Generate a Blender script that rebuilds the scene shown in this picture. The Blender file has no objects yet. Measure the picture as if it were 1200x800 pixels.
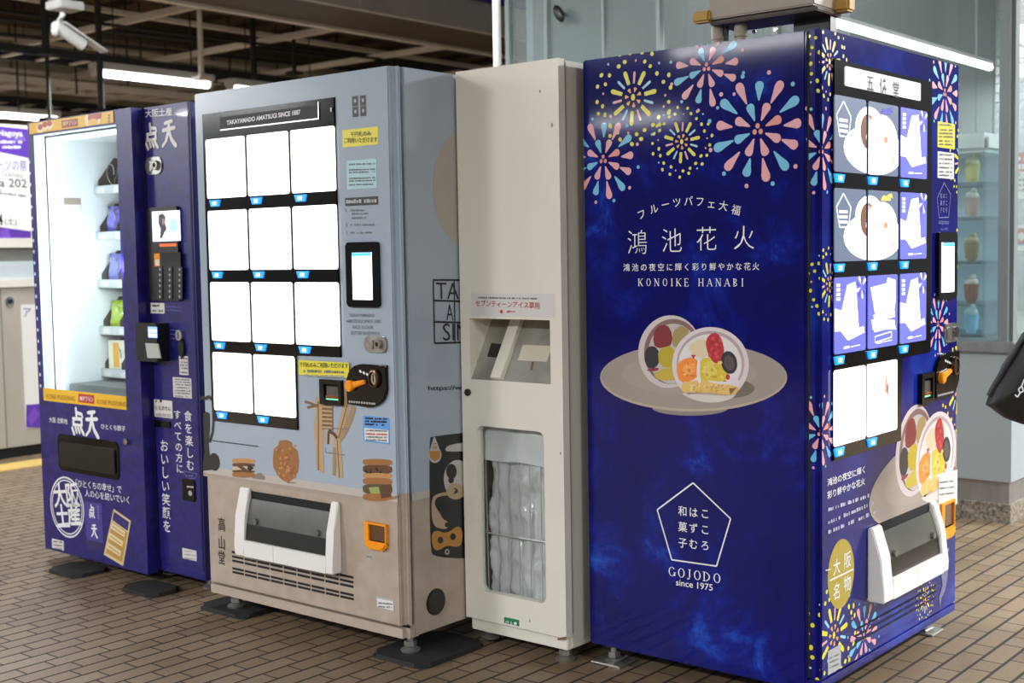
import bpy, bmesh, math, random
from mathutils import Matrix, Vector
random.seed(7)
R = math.radians
SC = bpy.context.scene
COL = SC.collection
# ------------------------------------------------------------------ camera
CAM = Vector((1.5519, -3.0952, 1.2604)); YAW, PITCH, ROLL, FPX = 0.69395, -0.069013, -0.016976, 1496.18
FW = Vector((-math.sin(YAW)*math.cos(PITCH), math.cos(YAW)*math.cos(PITCH), math.sin(PITCH)))
RT = Vector((math.cos(YAW), math.sin(YAW), 0)); UP = RT.cross(FW)
cd = bpy.data.cameras.new('camera'); cam = bpy.data.objects.new('camera', cd); COL.objects.link(cam)
cr, sr = math.cos(ROLL), math.sin(ROLL)
CX = RT*cr + UP*sr; CY = UP*cr - RT*sr
cam.matrix_world = Matrix(((CX.x, CY.x, -FW.x, CAM.x), (CX.y, CY.y, -FW.y, CAM.y), (CX.z, CY.z, -FW.z, CAM.z), (0, 0, 0, 1)))
cd.sensor_width = 36; cd.lens = FPX/1200*36; cd.clip_start = .05; cd.clip_end = 200
cd.dof.use_dof = True; cd.dof.focus_distance = 3.75; cd.dof.aperture_fstop = 4.0
SC.camera = cam
# ------------------------------------------------------------------ world / view
W = bpy.data.worlds.new('World'); SC.world = W; W.use_nodes = True
bg = W.node_tree.nodes['Background']; bg.inputs[0].default_value = (.80, .80, .82, 1); bg.inputs[1].default_value = .22
SC.view_settings.view_transform = 'Standard'; SC.view_settings.look = 'None'
SC.view_settings.gamma = 1; SC.view_settings.use_curve_mapping = False
SC.view_settings.exposure = 0.35
LAMP_W = 120.0       # watts of each station fluorescent fitting
TUBE_E = 14.0       # glow of a tube
PANEL_E = 1.7       # glow of a lit display panel

def ray(px, py):
    X, Y = px-600, py-400
    X, Y = cr*X + sr*Y, -sr*X + cr*Y
    return CAM.copy(), (FW*FPX + RT*X - UP*Y).normalized()
def hit(px, py, ax, val):
    c, d = ray(px, py); return c + d*((val-c[ax])/d[ax])

# ------------------------------------------------------------------ materials
def lin(c):
    if isinstance(c, str): c = [int(c[i:i+2], 16) for i in (1, 3, 5)]
    return tuple(((v/255)/12.92 if v/255 <= .04045 else ((v/255+.055)/1.055)**2.4) for v in c) + (1,)
MATS = {}
def mat(name, col, rough=.5, metal=0, emit=0, ecol=None, coat=0, spec=.5, alpha=1, bump=0, bscale=200):
    if name in MATS: return MATS[name]
    m = bpy.data.materials.new(name); m.use_nodes = True; MATS[name] = m
    nt = m.node_tree; b = nt.nodes['Principled BSDF']
    b.inputs['Base Color'].default_value = lin(col); b.inputs['Roughness'].default_value = rough
    b.inputs['Metallic'].default_value = metal; b.inputs['Coat Weight'].default_value = coat
    b.inputs['Specular IOR Level'].default_value = spec
    if emit: b.inputs['Emission Color'].default_value = lin(ecol or col); b.inputs['Emission Strength'].default_value = emit
    if alpha < 1: b.inputs['Alpha'].default_value = alpha
    if bump:
        n = nt.nodes.new('ShaderNodeTexNoise'); n.inputs['Scale'].default_value = bscale; n.inputs['Detail'].default_value = 3
        tc = nt.nodes.new('ShaderNodeTexCoord'); nt.links.new(tc.outputs['Object'], n.inputs['Vector'])
        bp = nt.nodes.new('ShaderNodeBump'); bp.inputs['Strength'].default_value = bump; bp.inputs['Distance'].default_value = .002
        nt.links.new(n.outputs['Fac'], bp.inputs['Height']); nt.links.new(bp.outputs['Normal'], b.inputs['Normal'])
    return m
def noisy(name, stops, scale, rough=.4, detail=6, coat=0, dist=0, metal=0, bump=0, stretch=(1, 1, 1), spec=.5, nrough=.5):
    m = mat(name, '#808080', rough, metal, coat=coat, spec=spec); nt = m.node_tree; b = nt.nodes['Principled BSDF']
    tc = nt.nodes.new('ShaderNodeTexCoord'); mp = nt.nodes.new('ShaderNodeMapping'); mp.inputs['Scale'].default_value = stretch
    n = nt.nodes.new('ShaderNodeTexNoise'); n.inputs['Scale'].default_value = scale; n.inputs['Detail'].default_value = detail
    n.inputs['Distortion'].default_value = dist; n.inputs['Roughness'].default_value = nrough
    r = nt.nodes.new('ShaderNodeValToRGB'); e = r.color_ramp.elements
    e[0].position, e[0].color = stops[0][0], lin(stops[0][1]); e[1].position, e[1].color = stops[-1][0], lin(stops[-1][1])
    for p, c in stops[1:-1]: q = e.new(p); q.color = lin(c)
    L = nt.links.new
    L(tc.outputs['Object'], mp.inputs['Vector']); L(mp.outputs[0], n.inputs['Vector']); L(n.outputs['Fac'], r.inputs[0]); L(r.outputs[0], b.inputs['Base Color'])
    if bump:
        bp = nt.nodes.new('ShaderNodeBump'); bp.inputs['Strength'].default_value = bump; bp.inputs['Distance'].default_value = .004
        L(n.outputs['Fac'], bp.inputs['Height']); L(bp.outputs['Normal'], b.inputs['Normal'])
    return m
def glass(name, tint='#f7fafa', rough=.03, opac=.0, ocol='#c0d0d0'):
    m = bpy.data.materials.new(name); m.use_nodes = True; MATS[name] = m
    nt = m.node_tree; nt.nodes.clear(); L = nt.links.new
    o = nt.nodes.new('ShaderNodeOutputMaterial'); t = nt.nodes.new('ShaderNodeBsdfTransparent'); t.inputs[0].default_value = lin(tint)
    g = nt.nodes.new('ShaderNodeBsdfGlossy'); g.inputs['Roughness'].default_value = rough
    lw = nt.nodes.new('ShaderNodeLayerWeight'); lw.inputs[0].default_value = .5
    pw = nt.nodes.new('ShaderNodeMath'); pw.operation = 'POWER'; pw.inputs[1].default_value = 4; L(lw.outputs['Facing'], pw.inputs[0])
    f = nt.nodes.new('ShaderNodeMath'); f.operation = 'MULTIPLY_ADD'; f.inputs[1].default_value = .55; f.inputs[2].default_value = .035; L(pw.outputs[0], f.inputs[0])
    mx = nt.nodes.new('ShaderNodeMixShader'); L(f.outputs[0], mx.inputs[0]); L(t.outputs[0], mx.inputs[1]); L(g.outputs[0], mx.inputs[2])
    out = mx.outputs[0]
    if opac:
        d = nt.nodes.new('ShaderNodeBsdfDiffuse'); d.inputs[0].default_value = lin(ocol)
        m2 = nt.nodes.new('ShaderNodeMixShader'); m2.inputs[0].default_value = opac; L(out, m2.inputs[1]); L(d.outputs[0], m2.inputs[2]); out = m2.outputs[0]
    L(out, o.inputs[0]); return m

# wraps
NAVY = noisy('navy_star_wrap', [(.30, '#0c0c50'), (.52, '#0e1064'), (.60, '#101c80'), (.68, '#1844ac'), (.78, '#2a70cc')], 4.5, rough=.07, detail=12, dist=.35, coat=0, spec=.22, nrough=.68)
NAVYF = noisy('navy_front_wrap', [(.30, '#0e0e52'), (.52, '#11136a'), (.70, '#163294')], 3.2, rough=.12, detail=8, dist=.5, spec=.22)
PURP = noisy('indigo_paper_wrap', [(.32, '#17135a'), (.5, '#1c1868'), (.68, '#252078')], 34, rough=.36, detail=6, coat=.2)
PURPD = mat('indigo_dark', '#120f45', .45)
SKYB = mat('sky_blue_wrap', '#a9b8c8', .28, coat=.3)
BEIGE = noisy('beige_wrap', [(.3, '#a8998b'), (.7, '#b3a496')], 9, rough=.32, coat=.2)
CREAM = noisy('cream_enamel', [(.3, '#e0dccf'), (.7, '#e5e1d5')], 3, rough=.3, coat=.2)
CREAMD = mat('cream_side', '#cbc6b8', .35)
BLACKG = mat('black_gloss', '#09090a', .14, spec=.35)
BLACK = mat('black_plastic', '#151516', .4)
DARK = mat('dark_void', '#0a0a0b', .8)
STEEL = noisy('brushed_steel', [(.3, '#8d8c88'), (.7, '#b0aeaa')], 40, rough=.32, metal=.9)
ZINC = mat('zinc_plated', '#b9b8b2', .35, .85)
CHROME = mat('chrome', '#c9c9c6', .16, 1)
WHITEP = mat('white_plastic', '#e2e0dc', .35)
ORANGE = mat('orange_plastic', '#f0950f', .35, spec=.4)
ORANGEC = mat('orange_clear', '#8a4a16', .25)
PADM = noisy('black_pad', [(.3, '#1b1b1a'), (.7, '#262624')], 30, rough=.7)
SMOKE = mat('smoke_acrylic', '#141414', .3)
SMOKEG = noisy('flap_reflection_and_mouth_grey', [(.3, '#45443f'), (.7, '#605e57')], 5, rough=.34)
GL = glass('clear_glass')
GLK = glass('kiosk_glass', '#eef3f3', .42, opac=.05, ocol='#bccac9')
# print inks
def ink(n, c): return mat('ink_'+n, c, .35, coat=.2)
YEL, SKY, PINK, ORG, LBL = ink('yellow', '#ddd42c'), ink('sky', '#62b8dc'), ink('pink', '#e0a0a8'), ink('orange', '#eaa040'), ink('pale_blue', '#96c8dc')
CORAL, WHT, INKK, GREYI, GOLD, RED = ink('coral', '#dc8a78'), ink('white', '#e8e8ea'), ink('black', '#161616'), ink('grey', '#70757c'), ink('gold', '#a8942c'), ink('red', '#b8342c')
LILAC, GREY2, YSTK, CYSTK, BLSTK = ink('lilac', '#7d7db0'), ink('midgrey', '#a9aaa8'), ink('sticker_yellow', '#e6da3a'), ink('sticker_cyan', '#a8cdd6'), ink('sticker_blue', '#5b9be0')
PAPER, GREENI, YGOLD, DPURP = ink('paper', '#dcd8d4'), ink('green', '#1f7a54'), ink('pudding_yellow', '#e9b72a'), ink('poster_purple', '#5b35a8')
def glow(n, c, e): return mat('glow_'+n, c, .3, emit=e, ecol=c)
LIT = glow('white', '#fffdf8', PANEL_E)
BTN = glow('button_blue', '#2a96ee', .75); BTNW = glow('button_white', '#d6ecff', 1.2)

# ------------------------------------------------------------------ solids
class G:
    def __init__(s): s.bm = bmesh.new(); s.ms = []
    def mi(s, m):
        if m not in s.ms: s.ms.append(m)
        return s.ms.index(m)
    def add(s, vs, fs, m, T=None):
        bv = [s.bm.verts.new(T @ Vector(v) if T else v) for v in vs]; k = s.mi(m)
        for f in fs:
            try: q = s.bm.faces.new([bv[i] for i in f]); q.material_index = k
            except ValueError: pass
    def merge(s, b2, m, T=None):
        b2.verts.index_update()
        s.add([v.co.copy() for v in b2.verts], [[v.index for v in f.verts] for f in b2.faces], m, T); b2.free()
    def box(s, a, b, m, bev=0, seg=2, T=None):
        t = bmesh.new(); bmesh.ops.create_cube(t, size=1)
        for v in t.verts: v.co = Vector([(a[i]+b[i])/2 + v.co[i]*(b[i]-a[i]) for i in range(3)])
        if bev: bmesh.ops.bevel(t, geom=t.edges[:], offset=bev, segments=seg, affect='EDGES')
        s.merge(t, m, T); return s
    def boxz(s, a, b, m, bev, seg=4, T=None, sel=None, small=0):     # only upright edges rounded (sel filters them by x,y)
        t = bmesh.new(); bmesh.ops.create_cube(t, size=1)
        for v in t.verts: v.co = Vector([(a[i]+b[i])/2 + v.co[i]*(b[i]-a[i]) for i in range(3)])
        es = [e for e in t.edges if abs(e.verts[0].co.z-e.verts[1].co.z) > 1e-6 and (sel is None or sel(e.verts[0].co))]
        bmesh.ops.bevel(t, geom=es, offset=bev, segments=seg, affect='EDGES')
        if small:
            es = [e for e in t.edges if e.calc_face_angle(0) > 1.2]
            bmesh.ops.bevel(t, geom=es, offset=small, segments=2, affect='EDGES')
        s.merge(t, m, T); return s
    def cyl(s, p, q, r, m, r2=None, n=16):
        p, q = Vector(p), Vector(q); d = q-p; r2 = r if r2 is None else r2
        z = d.normalized(); x = z.orthogonal().normalized(); y = z.cross(x); vs = []
        for o, rr in ((p, r), (q, r2)):
            vs += [o + x*math.cos(a)*rr + y*math.sin(a)*rr for a in [2*math.pi*i/n for i in range(n)]]
        s.add(vs, [[i, (i+1) % n, n+(i+1) % n, n+i] for i in range(n)] + [list(range(n))[::-1], list(range(n, 2*n))], m); return s
    def tube(s, pts, r, m, n=8):
        pts = [Vector(p) for p in pts]; vs = []; fs = []
        for i, p in enumerate(pts):
            d = (pts[min(i+1, len(pts)-1)] - pts[max(i-1, 0)]).normalized()
            up = Vector((0, 0, 1)) if abs(d.z) < .9 else Vector((1, 0, 0))
            x = d.cross(up).normalized(); y = d.cross(x)
            rr = r[i] if isinstance(r, (list, tuple)) else r
            vs += [p + x*math.cos(a)*rr + y*math.sin(a)*rr for a in [2*math.pi*k/n for k in range(n)]]
        for i in range(len(pts)-1):
            fs += [[i*n+k, i*n+(k+1) % n, (i+1)*n+(k+1) % n, (i+1)*n+k] for k in range(n)]
        fs += [list(range(n))[::-1], list(range((len(pts)-1)*n, len(pts)*n))]
        s.add(vs, fs, m); return s
    def lathe(s, prof, m, n=20, o=(0, 0, 0)):
        vs = [(o[0]+r*math.cos(2*math.pi*k/n), o[1]+r*math.sin(2*math.pi*k/n), o[2]+z) for r, z in prof for k in range(n)]
        fs = [[i*n+k, i*n+(k+1) % n, (i+1)*n+(k+1) % n, (i+1)*n+k] for i in range(len(prof)-1) for k in range(n)]
        s.add(vs, fs, m); return s
    def ball(s, c, r, m, sc=(1, 1, 1), T=None, sub=2):
        t = bmesh.new(); bmesh.ops.create_icosphere(t, subdivisions=sub, radius=r)
        for v in t.verts: v.co = Vector((c[0]+v.co.x*sc[0], c[1]+v.co.y*sc[1], c[2]+v.co.z*sc[2]))
        s.merge(t, m, T); return s
    def slab(s, F, pts, h0, h1, m, bev=0):                 # polygon on a face, from height h0 to h1 above it
        n = len(pts); t = bmesh.new()
        lo = [t.verts.new(F.P(u, v, h0)) for u, v in pts]; hi = [t.verts.new(F.P(u, v, h1)) for u, v in pts]
        t.faces.new(lo[::-1]); top = t.faces.new(hi)
        for i in range(n): t.faces.new([lo[i], lo[(i+1) % n], hi[(i+1) % n], hi[i]])
        if bev: bmesh.ops.bevel(t, geom=list(top.edges), offset=bev, segments=2, affect='EDGES')
        s.merge(t, m); return s
    def plate(s, F, rect, hole, h0, h1, m, rad=.0, mi=None):     # rectangular plate with one rounded hole
        u0, v0, u1, v1 = rect; inn = rrect(*hole, rad) if not isinstance(hole[0], (list, tuple)) else hole
        cu = sum(p[0] for p in inn)/len(inn); cv = sum(p[1] for p in inn)/len(inn)
        out = [(u0 if p[0] < cu else u1, v0 if p[1] < cv else v1) for p in inn]; n = len(inn)
        for h, fl in ((h1, 0), (h0, 1)):
            vs = [F.P(*p, h) for p in inn] + [F.P(*p, h) for p in out]; fs = []
            for i in range(n):
                j = (i+1) % n
                f = [i, j, n+j, n+i] if out[i] != out[j] else [i, j, n+i]
                fs.append(f if fl else f[::-1])
            s.add(vs, fs, m)
        s.add([F.P(*p, h1) for p in inn] + [F.P(*p, h0) for p in inn], [[i, (i+1) % n, n+(i+1) % n, n+i] for i in range(n)], mi or m)
        o4 = [(u0, v0), (u1, v0), (u1, v1), (u0, v1)]
        s.add([F.P(*p, h1) for p in o4] + [F.P(*p, h0) for p in o4], [[(i+1) % 4, i, 4+i, 4+(i+1) % 4] for i in range(4)], m); return s
    def obj(s, name, parent=None, loc=None, ang=35, **props):
        bmesh.ops.recalc_face_normals(s.bm, faces=s.bm.faces[:])
        if loc is not None:
            for v in s.bm.verts: v.co -= Vector(loc)
        me = bpy.data.meshes.new(name); s.bm.to_mesh(me); s.bm.free()
        for m in s.ms: me.materials.append(m)
        me.polygons.foreach_set('use_smooth', [True]*len(me.polygons)); me.set_sharp_from_angle(angle=R(ang))
        o = bpy.data.objects.new(name, me); COL.objects.link(o)
        if loc is not None: o.location = loc
        if parent: o.parent = parent
        for k, v in props.items(): o[k] = v
        return o
def rrect(u0, v0, u1, v1, r, n=5):
    r = min(r, abs(u1-u0)/2.01, abs(v1-v0)/2.01)
    if r <= 0: return [(u0, v0), (u1, v0), (u1, v1), (u0, v1)]
    P = []
    for cu, cv, a in ((u0+r, v0+r, 180), (u1-r, v0+r, 270), (u1-r, v1-r, 0), (u0+r, v1-r, 90)):
        P += [(cu+r*math.cos(R(a+90*i/n)), cv+r*math.sin(R(a+90*i/n))) for i in range(n+1)]
    return P
def thing(name, label, cat, loc=(0, 0, 0), rz=0, group=None):
    o = bpy.data.objects.new(name, None); COL.objects.link(o); o.location = loc; o.rotation_euler = (0, 0, rz); o.empty_display_size = .1
    o['label'] = label; o['category'] = cat
    if group: o['group'] = group
    o['_'] = 0; del o['_']
    return o
def tag(o, label, cat, group=None):
    o['label'] = label; o['category'] = cat
    if group: o['group'] = group
    return o
class Face:                                                # a flat face of a thing, in that thing's own frame
    def __init__(s, loc, rz, o, u, v):
        s.M = Matrix.Translation(loc) @ Matrix.Rotation(rz, 4, 'Z'); s.I = s.M.inverted()
        s.o, s.u, s.v = Vector(o), Vector(u), Vector(v); s.n = s.u.cross(s.v)
    def at(s, px, py):
        c, d = ray(px, py); c = s.I @ c; d = s.I.to_3x3() @ d
        P = c + d*((s.o-c).dot(s.n)/d.dot(s.n)) - s.o
        return (P.dot(s.u), P.dot(s.v))
    def P(s, u, v, h=0): return s.o + s.u*u + s.v*v + s.n*h
    def off(s, h):
        f = Face.__new__(Face); f.M, f.I, f.u, f.v, f.n = s.M, s.I, s.u, s.v, s.n; f.o = s.o + s.n*h; return f
    def rect(s, x0, y0, x1, y1):
        a = s.at(x0, y0); b = s.at(x1, y1); return (min(a[0], b[0]), min(a[1], b[1]), max(a[0], b[0]), max(a[1], b[1]))

# ------------------------------------------------------------------ printed art and lettering
_fc = {}
def glyphs(body, bold=0):
    k = (body, bold)
    if k not in _fc:
        c = bpy.data.curves.new('t', 'FONT'); c.body = body; c.resolution_u = 3; c.offset = bold
        o = bpy.data.objects.new('t', c); COL.objects.link(o)
        dg = bpy.context.evaluated_depsgraph_get(); dg.update()
        me = bpy.data.meshes.new_from_object(o.evaluated_get(dg))
        _fc[k] = ([(v.co.x, v.co.y) for v in me.vertices], [list(p.vertices) for p in me.polygons])
        bpy.data.objects.remove(o); bpy.data.curves.remove(c); bpy.data.meshes.remove(me)
    return _fc[k]
def clip(P, ax, val, keep_gt):
    out = []; n = len(P)
    ins = lambda p: (p[ax] >= val) == keep_gt or p[ax] == val
    for i in range(n):
        a, b = P[i], P[(i+1) % n]
        if ins(a): out.append(a)
        if ins(a) != ins(b) and a[ax] != b[ax]:
            t = (val-a[ax])/(b[ax]-a[ax]); out.append(tuple(a[k]+(b[k]-a[k])*t for k in (0, 1)))
    return out
class Art:
    def __init__(s, F, box=None, side=None, h=.0007): s.F, s.box, s.side, s.g, s.h, s.k = F, box, side, G(), h, 0
    def _put(s, F, P, m, h): s.g.add([F.P(u, v, h) for u, v in P], [list(range(len(P)))], m)
    def poly(s, P, m, lift=0):
        s.k += 1; h = s.h + lift*.0003 + (s.k % 40)*.000004
        P = list(P)
        if s.side and min(p[0] for p in P) < 0:            # wraps round the upright left edge
            Q = clip(P, 0, 0, False)
            if s.box: Q = clip(clip(Q, 1, s.box[1], True), 1, s.box[3], False) if len(Q) > 2 else Q
            Q = clip(Q, 0, -s.side[1], True) if len(Q) > 2 else Q
            if len(Q) > 2: s._put(s.side[0], [(s.side[1]+u, v) for u, v in Q], m, h)
        if s.box:
            for ax, val, gt in ((0, s.box[0], True), (0, s.box[2], False), (1, s.box[1], True), (1, s.box[3], False)):
                if len(P) > 2: P = clip(P, ax, val, gt)
        if len(P) > 2: s._put(s.F, P, m, h)
    def pp(s, pix, m, lift=0): s.poly([s.F.at(*p) for p in pix], m, lift)
    def rect(s, x0, y0, x1, y1, m, lift=0, r=0): s.poly(rrect(*s.F.rect(x0, y0, x1, y1), r), m, lift)
    def ell(s, c, a, b, m, lift=0, rot=0, n=28, f=None):
        s.poly([(c[0]+a*math.cos(t)*math.cos(rot)-b*math.sin(t)*math.sin(rot), c[1]+a*math.cos(t)*math.sin(rot)+b*math.sin(t)*math.cos(rot)) for t in [2*math.pi*i/n for i in range(n)]], m, lift)
    def line(s, a, b, w, m, lift=0, px=True):
        if px: a, b = s.F.at(*a), s.F.at(*b)
        d = Vector((b[0]-a[0], b[1]-a[1])); 
        if d.length < 1e-6: return
        q = Vector((-d.y, d.x)).normalized()*w/2
        s.poly([(a[0]+q.x, a[1]+q.y), (a[0]-q.x, a[1]-q.y), (b[0]-q.x, b[1]-q.y), (b[0]+q.x, b[1]+q.y)], m, lift)
    def loop(s, pts, w, m, lift=0, close=True):
        for i in range(len(pts) - (0 if close else 1)): s.line(pts[i], pts[(i+1) % len(pts)], w, m, lift, px=False)
    def raw(s, V, Fs, m, lift, tf):
        s.g.add([s.F.P(*tf(x, y), s.h+.0003*lift) for x, y in V], Fs, m)
    def text(s, body, L, Rt, hpx, m, bold=0, lift=2, uv=False):   # baseline ends and cap height in photo pixels
        V, Fs = glyphs(body, bold); xs = [v[0] for v in V]; ys = [v[1] for v in V]; x0, x1, y0, y1 = min(xs), max(xs), min(ys), max(ys)
        if uv: a, b, hh = L, Rt, hpx
        else:
            a, b = s.F.at(*L), s.F.at(*Rt); mx, my = (L[0]+Rt[0])/2, (L[1]+Rt[1])/2
            hh = s.F.at(mx, my-hpx)[1]-s.F.at(mx, my)[1]
        kx = (b[0]-a[0])/(x1-x0); sl = (b[1]-a[1])/(x1-x0)
        s.raw(V, Fs, m, lift, lambda x, y: (a[0]+(x-x0)*kx, a[1]+(x-x0)*sl+(y-y0)/(y1-y0)*hh))
    def char(s, ch, c, w, hgt, m, bold=0, lift=2, rot=0):         # one full-width character centred at c (face units)
        V, Fs = glyphs(ch, bold); ca, sa = math.cos(rot), math.sin(rot)
        def tf(x, y):
            X, Y = (x-.5)*w, (y-.38)*hgt
            return (c[0]+X*ca-Y*sa, c[1]+X*sa+Y*ca)
        s.raw(V, Fs, m, lift, tf)
    def vtext(s, body, top, bot, wpx, m, bold=0, lift=2, fill=1.0):
        a, b = s.F.at(*top), s.F.at(*bot); n = len(body); st = (a[1]-b[1])/n
        w = s.F.at(top[0]+wpx/2, top[1])[0]-s.F.at(top[0]-wpx/2, top[1])[0]
        for i, ch in enumerate(body):
            t = (i+.5)/n; s.char(ch, (a[0]+(b[0]-a[0])*t, a[1]-st*(i+.5)), w, st*fill, m, bold, lift)
    def scrawl(s, x0, y0, x1, y1, hpx, m, lift=2, gap=.25, seed=0):  # print too fine to read: a row of dashes
        rr = random.Random(seed+int(x0*7+y0)); n = max(3, int(abs(x1-x0)/ (hpx*.62)))
        for i in range(n):
            if rr.random() < .12: continue
            a = i/n; b = (i+1-gap*rr.random()*2)/n
            p = [(x0+(x1-x0)*t, y0+(y1-y0)*t) for t in (a, b)]; k = hpx*(.7+.3*rr.random())
            s.pp([(p[0][0], p[0][1]), (p[1][0], p[1][1]), (p[1][0], p[1][1]-k), (p[0][0], p[0][1]-k)], m, lift)
    def obj(s, name, parent, **kw):
        o = s.g.obj(name, parent, **kw); s.g = G(); return o
def drop(c, ang, r0, r1, w, tail=.0):                    # petal from radius r0 to r1, widest near its outer end
    P = []; L = r1-r0; n = 6
    prof = [(0, .07+tail*.35), (.2, .19+tail*.3), (.45, .32+tail*.12), (.7, .48), (.87, .46), (.96, .30), (1, .12)]
    side = [(r0+t*L, k*w) for t, k in prof] + [(r0+t*L, -k*w) for t, k in prof[::-1]]
    ca, sa = math.cos(ang), math.sin(ang)
    return [(c[0]+r*ca-q*sa, c[1]+r*sa+q*ca) for r, q in side]
def yellow_burst(A, c, Rd, seed=0):
    rr = random.Random(seed)
    A.ell(c, Rd*.055, Rd*.075, YEL, n=10)
    for k in range(7): A.poly(drop(c, R(20+k*51), Rd*.11, Rd*.22, Rd*.085), ORG)
    cols = [YEL, LBL, YEL, PINK]
    for k in range(14):
        m = cols[k % 4]; th = .11 if m is YEL else .065
        A.poly(drop(c, R(8+k*25.7), Rd*.30, Rd*(.62 if m is YEL else .56), Rd*th, .8), m)
    for k in range(42):
        a = R(k*360/42+rr.uniform(-3, 3)); d = Rd*(.98 if k % 2 else .81)*rr.uniform(.96, 1.05)
        m = YEL if k % 5 else (LBL if k % 2 else PINK)
        A.ell((c[0]+d*math.cos(a), c[1]+d*math.sin(a)), Rd*.036*(1.45 if m is YEL else .8)*rr.uniform(.8, 1.15), Rd*.036*(1.3 if m is YEL else .8), m, rot=a+1.2, n=10)
def pink_burst(A, c, Rd, dome=False, seed=0):
    rr = random.Random(seed)
    for k in range(3): A.ell((c[0]+Rd*.07*math.cos(R(90+120*k)), c[1]+Rd*.07*math.sin(R(90+120*k))), Rd*.045, Rd*.05, CORAL, n=10)
    n1 = 8
    for k in range(n1):
        A.poly(drop(c, R(20+k*360/n1), Rd*.17, Rd*.50, Rd*.17), [SKY, PINK, SKY, PINK][k % 4] if k % 3 else CORAL if k == 0 else PINK)
    n2 = 13
    for k in range(n2):
        a = R(4+k*360/n2)
        if k % 6 == 5 and dome: continue
        A.poly(drop(c, a, Rd*.52, Rd*(.95 if k % 3 else .86), Rd*.18), SKY if k % 2 else PINK)
    for k in range(12):
        a = R(17+k*30); d = Rd*1.02; A.ell((c[0]+d*math.cos(a), c[1]+d*math.sin(a)), Rd*.042, Rd*.042, SKY if k % 2 else PINK, n=10)
def soft(P, k=2, grow=1):                                          # rounds the corners of a drawn outline
    for _ in range(k):
        Q = []
        for i in range(len(P)):
            a, b = P[i], P[(i+1) % len(P)]
            Q += [(a[0]*.75+b[0]*.25, a[1]*.75+b[1]*.25), (a[0]*.25+b[0]*.75, a[1]*.25+b[1]*.75)]
        P = Q
    if grow != 1:
        cx = sum(p[0] for p in P)/len(P); cy = sum(p[1] for p in P)/len(P); P = [(cx+(p[0]-cx)*grow, cy+(p[1]-cy)*grow) for p in P]
    return P
def vr(F, x, y, rpx): return F.at(x, y-rpx)[1]-F.at(x, y)[1]

# letters with serifs, as strokes on a unit box
SERIF = {
 'K': (.95, [('l', .16, 0, .16, 1, 1), ('l', .82, 1, .20, .42, 0), ('l', .36, .56, .82, 0, 1)], [(.16, 0), (.16, 1), (.82, 0), (.80, 1)]),
 'O': (1.0, [('a', .5, .5, .40, .5, 0, 360)], []), 'N': (1.0, [('l', .16, 0, .16, 1, 0), ('l', .16, 1, .84, 0, 1), ('l', .84, 0, .84, 1, 0)], [(.16, 0), (.12, 1), (.84, 1)]),
 'I': (.45, [('l', .22, 0, .22, 1, 1)], [(.22, 0), (.22, 1)]),
 'E': (.85, [('l', .16, 0, .16, 1, 1), ('l', .16, 1, .70, 1, 0), ('l', .16, .5, .58, .5, 0), ('l', .16, 0, .74, 0, 0), ('l', .70, 1, .70, .82, 0), ('l', .74, 0, .74, .2, 0), ('l', .58, .40, .58, .60, 0)], [(.10, 0), (.10, 1)]),
 'H': (1.0, [('l', .16, 0, .16, 1, 1), ('l', .80, 0, .80, 1, 1), ('l', .16, .5, .80, .5, 0)], [(.16, 0), (.16, 1), (.80, 0), (.80, 1)]),
 'A': (.95, [('l', .08, 0, .46, 1, 0), ('l', .46, 1, .86, 0, 1), ('l', .22, .34, .70, .34, 0)], [(.08, 0), (.86, 0)]),
 'B': (.85, [('l', .16, 0, .16, 1, 1), ('a', .16, .75, .46, .25, -90, 90), ('a', .16, .25, .54, .25, -90, 90), ('l', .16, .5, .3, .5, 0)], [(.12, 0), (.12, 1)]),
 'G': (1.0, [('a', .5, .5, .40, .5, 40, 330), ('l', .84, .06, .84, .42, 1)], [(.84, .42)]),
 'J': (.6, [('l', .34, .15, .34, 1, 1), ('a', .16, .12, .18, .2, -150, 0)], [(.34, 1)]),
 'D': (1.0, [('l', .16, 0, .16, 1, 1), ('a', .16, .5, .68, .5, -90, 90)], [(.12, 0), (.12, 1)]), ' ': (.6, [], [])}
def serif_text(A, body, L, Rt, hpx, m, track=.25):
    a, b = A.F.at(*L), A.F.at(*Rt); mx, my = (L[0]+Rt[0])/2, (L[1]+Rt[1])/2
    H = A.F.at(mx, my-hpx)[1]-A.F.at(mx, my)[1]
    tot = sum(SERIF[c][0]+track for c in body)-track; k = (b[0]-a[0])/tot; x = 0; TW, TN = .13, .055
    for ch in body:
        w, st, sf = SERIF[ch]
        T = lambda X, Y: (a[0]+(x+X)*k, a[1]+(b[1]-a[1])*(x+X)/tot+Y*H)
        for q in st:
            if q[0] == 'l':
                t = (TW if q[5] else TN)*H; A.line(T(q[1], q[2]), T(q[3], q[4]), t, m, 2, px=False)
            else:
                _, cx, cy, rx, ry, a0, a1 = q; n = 14; P0 = P1 = None
                for i in range(n+1):
                    t = R(a0+(a1-a0)*i/n); th = (TN+(TW-TN)*abs(math.cos(t)))
                    o_ = T(cx+rx*math.cos(t), cy+ry*math.sin(t)); i_ = T(cx+(rx-th)*math.cos(t), cy+(ry-th*.8)*math.sin(t))
                    if P0: A.poly([P0, o_, i_, P1], m, 2)
                    P0, P1 = o_, i_
        for X, Y in sf:
            yy = Y+(.02 if Y == 0 else -.02 if Y == 1 else 0); A.line(T(X-.15, yy), T(X+.15, yy), .05*H, m, 2, px=False)
        x += w+track

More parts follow.
